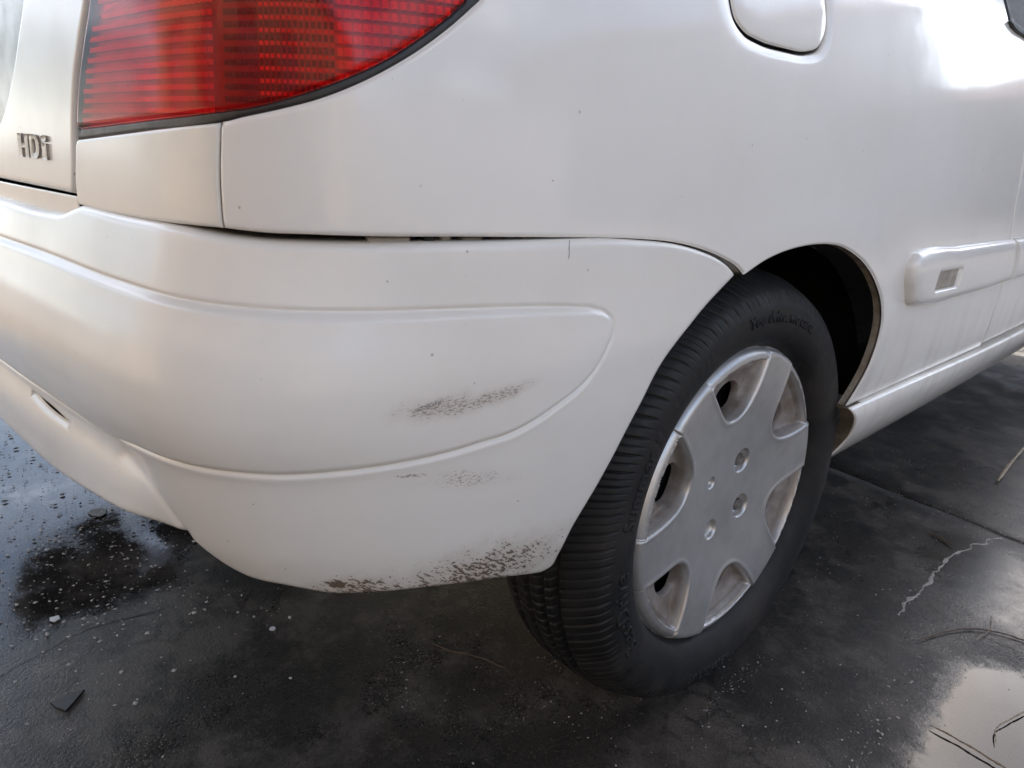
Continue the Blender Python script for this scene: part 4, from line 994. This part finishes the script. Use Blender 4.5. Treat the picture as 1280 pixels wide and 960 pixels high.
def stick(name, pts, rad, mat, label, cat, group=None, z=.0015):
    L = spline(pts, .004); r = np.random.default_rng(abs(hash(label)) % 1000 if False else len(label))
    zz = z + rad + .001 * np.abs(np.sin(np.arange(len(L)) * .35))
    tp = rad * np.interp(np.linspace(0, 1, len(L)), [0, .15, .85, 1], [.5, 1, .85, .35]) * (1 + .15 * r.normal(size=len(L)))
    V, F = tube(np.column_stack([L, zz]), tp, 7)
    return tag(mesh_obj(name, V, F, mat), label, cat, group)
stick('twig', [(.043, .722), (.068, .713), (.094, .699)], .0016, M_TWIG, 'short brown twig by the pale crack in the paving', 'twig')
stick('straw', [(.234, .156), (.262, .157), (.300, .154), (.33, .150)], .0014, M_STRAW, 'long dry stalk lying in the corner puddle near the bottom edge', 'straw', z=.003)
stick('straw', [(.311, .29), (.300, .25), (.293, .215), (.30, .19)], .0010, M_STRAW, 'thin curved stalk in the corner puddle at the right edge', 'straw', z=.003)
stick('twig', [(.157, .333), (.178, .393), (.203, .435), (.228, .455), (.269, .467), (.33, .46)], .0012, M_TWIG, 'thin dark curved stem arching beside the corner puddle', 'twig')
stick('straw', [(.058, 1.116), (.050, 1.22), (.038, 1.44)], .004, M_STRAW, 'pale stalk on the paving beyond the joint at the right edge', 'straw')
stick('twig', [(-.312, -.245), (-.285, -.236), (-.25, -.214), (-.205, -.198)], .0012, M_TWIG, 'thin reddish twig on dark ground left of the tyre', 'twig')
stick('straw', [(.215, .405), (.222, .45), (.210, .51)], .0007, M_STRAW, 'hair-thin curved stalk standing above the corner puddle', 'straw', z=.003)
def flake(name, pts, mat, label, cat, th=.0012, z=0.0, tilt=(0, 0)):
    n = len(pts); c = np.mean(pts, 0)
    V = [(p[0], p[1], z + .0004 + (p[0]-c[0])*tilt[0] + (p[1]-c[1])*tilt[1]) for p in pts] + [(p[0]*.94+c[0]*.06, p[1]*.94+c[1]*.06, z + th + (p[0]-c[0])*tilt[0] + (p[1]-c[1])*tilt[1]) for p in pts]
    V = [(a, b, max(d, z)) for a, b, d in V]
    F = [tuple(range(n, 2*n))] + [(i, (i+1) % n, n + (i+1) % n, n + i) for i in range(n)]
    return tag(mesh_obj(name, V, F, mat, smooth=False), label, cat)
flake('shard', [(-.530, -.690), (-.531, -.665), (-.527, -.650), (-.512, -.664), (-.499, -.678), (-.514, -.686)], M_SHARD, 'dark triangular shard on the ground at lower left', 'shard', .003, tilt=(.03, .02))
flake('chip', [(-.4935 + .0048 * math.cos(t), -.4075 + .0045 * math.sin(t)) for t in np.linspace(0, 2*math.pi, 12, endpoint=False)], M_CHIP, 'round white chip on dark ground below the bumper', 'chip', .0016)
flake('chip', [(-.724, -.652), (-.722, -.640), (-.712, -.640), (-.708, -.649), (-.716, -.653)], M_CHIP, 'pale angular chip on wet ground at far left', 'chip', .0016, z=.002)
flake('leaf', [(-1.060, -.515), (-1.052, -.500), (-1.036, -.494), (-1.018, -.500), (-1.010, -.512), (-1.022, -.522), (-1.043, -.526)], M_GRIT_DARK, 'dark curled leaf at the edge of the large puddle', 'leaf', .0022, z=.0006, tilt=(.06, -.04))
bpy.context.view_layer.update()
# ---------------------------------------------------------------- unseen houses added round the yard for bounce light and paint reflections
M_WALL_WARM = simple('warm_render', (.49, .385, .27), .85, .25, 3)
M_WALL_COOL = simple('grey_render', (.40, .39, .40), .85, .25, 3)
M_ROOF = simple('clay_tiles', (.20, .09, .06), .8, .4, 8)
M_FRAME = simple('window_frame_paint', (.55, .53, .50), .5, .2, 5)
M_PANE = simple('house_glass', (.24, .25, .27), .15, .2, 4)
def unseen_house(loc, rot, w, d, h, mat, label, nwin, pitch=.9):
    t = empty('unseen_house', loc); t.rotation_euler.z = rot; tag(t, label, 'unseen_house')
    # wall facing +y locally, with real openings made of piers, sills and lintels
    B = Bag(); gap = w / nwin; ww, wh, zs = 1.1, 1.3, 1.0
    B.add(*box_vf((0, -d / 2, zs / 2), (w, .3, zs))); B.add(*box_vf((0, -d / 2, (zs + wh + h) / 2), (w, .3, h - zs - wh)))
    edges = [-w / 2] + [v for i in range(nwin) for v in (-w / 2 + gap * (i + .5) - ww / 2, -w / 2 + gap * (i + .5) + ww / 2)] + [w / 2]
    for a, b in zip(edges[::2], edges[1::2]): B.add(*box_vf(((a + b) / 2, -d / 2, zs + wh / 2), (b - a, .3, wh)))
    B.add(*box_vf((-w / 2 + .15, 0, h / 2), (.3, d - .3, h))); B.add(*box_vf((w / 2 - .15, 0, h / 2), (.3, d - .3, h))); B.add(*box_vf((0, d / 2, h / 2), (w, .3, h)))
    B.obj('wall', mat, t)
    for i in range(nwin):
        x = -w / 2 + gap * (i + .5)
        f = Bag()
        for c, s in (((x, -d / 2, zs + .03), (ww, .08, .06)), ((x, -d / 2, zs + wh - .03), (ww, .08, .06)), ((x - ww / 2 + .03, -d / 2, zs + wh / 2), (.06, .08, wh - .12)), ((x + ww / 2 - .03, -d / 2, zs + wh / 2), (.06, .08, wh - .12)), ((x, -d / 2, zs + wh / 2), (.05, .07, wh - .12))): f.add(*box_vf(c, s))
        fo = f.obj('window', M_FRAME, t); p = Bag(); p.add(*box_vf((x, -d / 2 + .02, zs + wh / 2), (ww - .1, .02, wh - .1))); p.obj('pane', M_PANE, fo)
    o = .4; V = [(-w/2 - o, -d/2 - o, h), (w/2 + o, -d/2 - o, h), (w/2 + o, d/2 + o, h), (-w/2 - o, d/2 + o, h), (-w/2 - o, 0, h + pitch), (w/2 + o, 0, h + pitch)]
    mesh_obj('roof', V, [(0, 1, 5, 4), (2, 3, 4, 5), (1, 2, 5), (3, 0, 4), (0, 3, 2, 1)], M_ROOF, t, smooth=False)
    return t
unseen_house((1.0, -8.2, 0), math.pi, 15, 5, 3.4, M_WALL_WARM, 'long beige house added behind the camera to bounce warm light on the tail', 6)
unseen_house((-3.2, 14.5, 0), 0, 8.5, 5, 4.9, M_WALL_COOL, 'two-storey grey house added ahead of the car to darken ground reflections', 3, .8)
unseen_house((6.0, 17.5, 0), 0, 9, 5, 2.9, M_WALL_COOL, 'low grey house added ahead of the car to edge the flank reflection', 4, .9)
unseen_house((10.5, 11.5, 0), -.5, 13, 6, 4.6, M_WALL_COOL, 'taller grey house added ahead on the right to edge the flank reflection', 5, 1.4)
# added canopy over the car: it keeps the overhead light off paint and paving
unseen_canopy = empty('unseen_canopy', (-1.3, .10, 0)); tag(unseen_canopy, 'flat open-sided canopy over the car, added to block overhead light', 'unseen_canopy')
M_SLAB = simple('unseen_canopy_underside', (.45, .44, .43), .8, .2, 4); M_POST = simple('galvanised_post', (.35, .36, .37), .5, .2, 6, metallic=.4)
B = Bag(); B.add(*box_vf((0, 0, 3.55), (7.6, 7.0, .16))); B.obj('roof_slab', M_SLAB, unseen_canopy)
for x in (-3.5, 3.5):
    for y in (3.1,):
        V, F = tube([(x, y, 0), (x, y, 1.7), (x, y, 3.47)], .07, 16); mesh_obj('post', V, F, M_POST, unseen_canopy)

Bw = Bag(); Bw.add(*box_vf((8.0, -1.0, 1.15), (.22, 13, 2.3))); Bw.add(*box_vf((8.0, -1.0, 2.34), (.34, 13.1, .08)))  # unseen wall added to even out the reflection in the flank
tag(Bw.obj('unseen_yard_wall', M_WALL_COOL), 'low grey yard wall along the right side, added unseen to even the reflections', 'wall')
# everything lying on the ground stands at the tyre's foot
for o in list(COL.objects):
    if o.parent is None and o.name.split('.')[0] in ('ground', 'puddle', 'pale_grit', 'dark_litter', 'fine_grit', 'puddle_edge_grit', 'tread_grit', 'joint_grit', 'twig', 'straw', 'shard', 'chip', 'leaf', 'unseen_house', 'unseen_canopy', 'unseen_yard_wall'): o.location.z += GZ
bpy.context.view_layer.update()
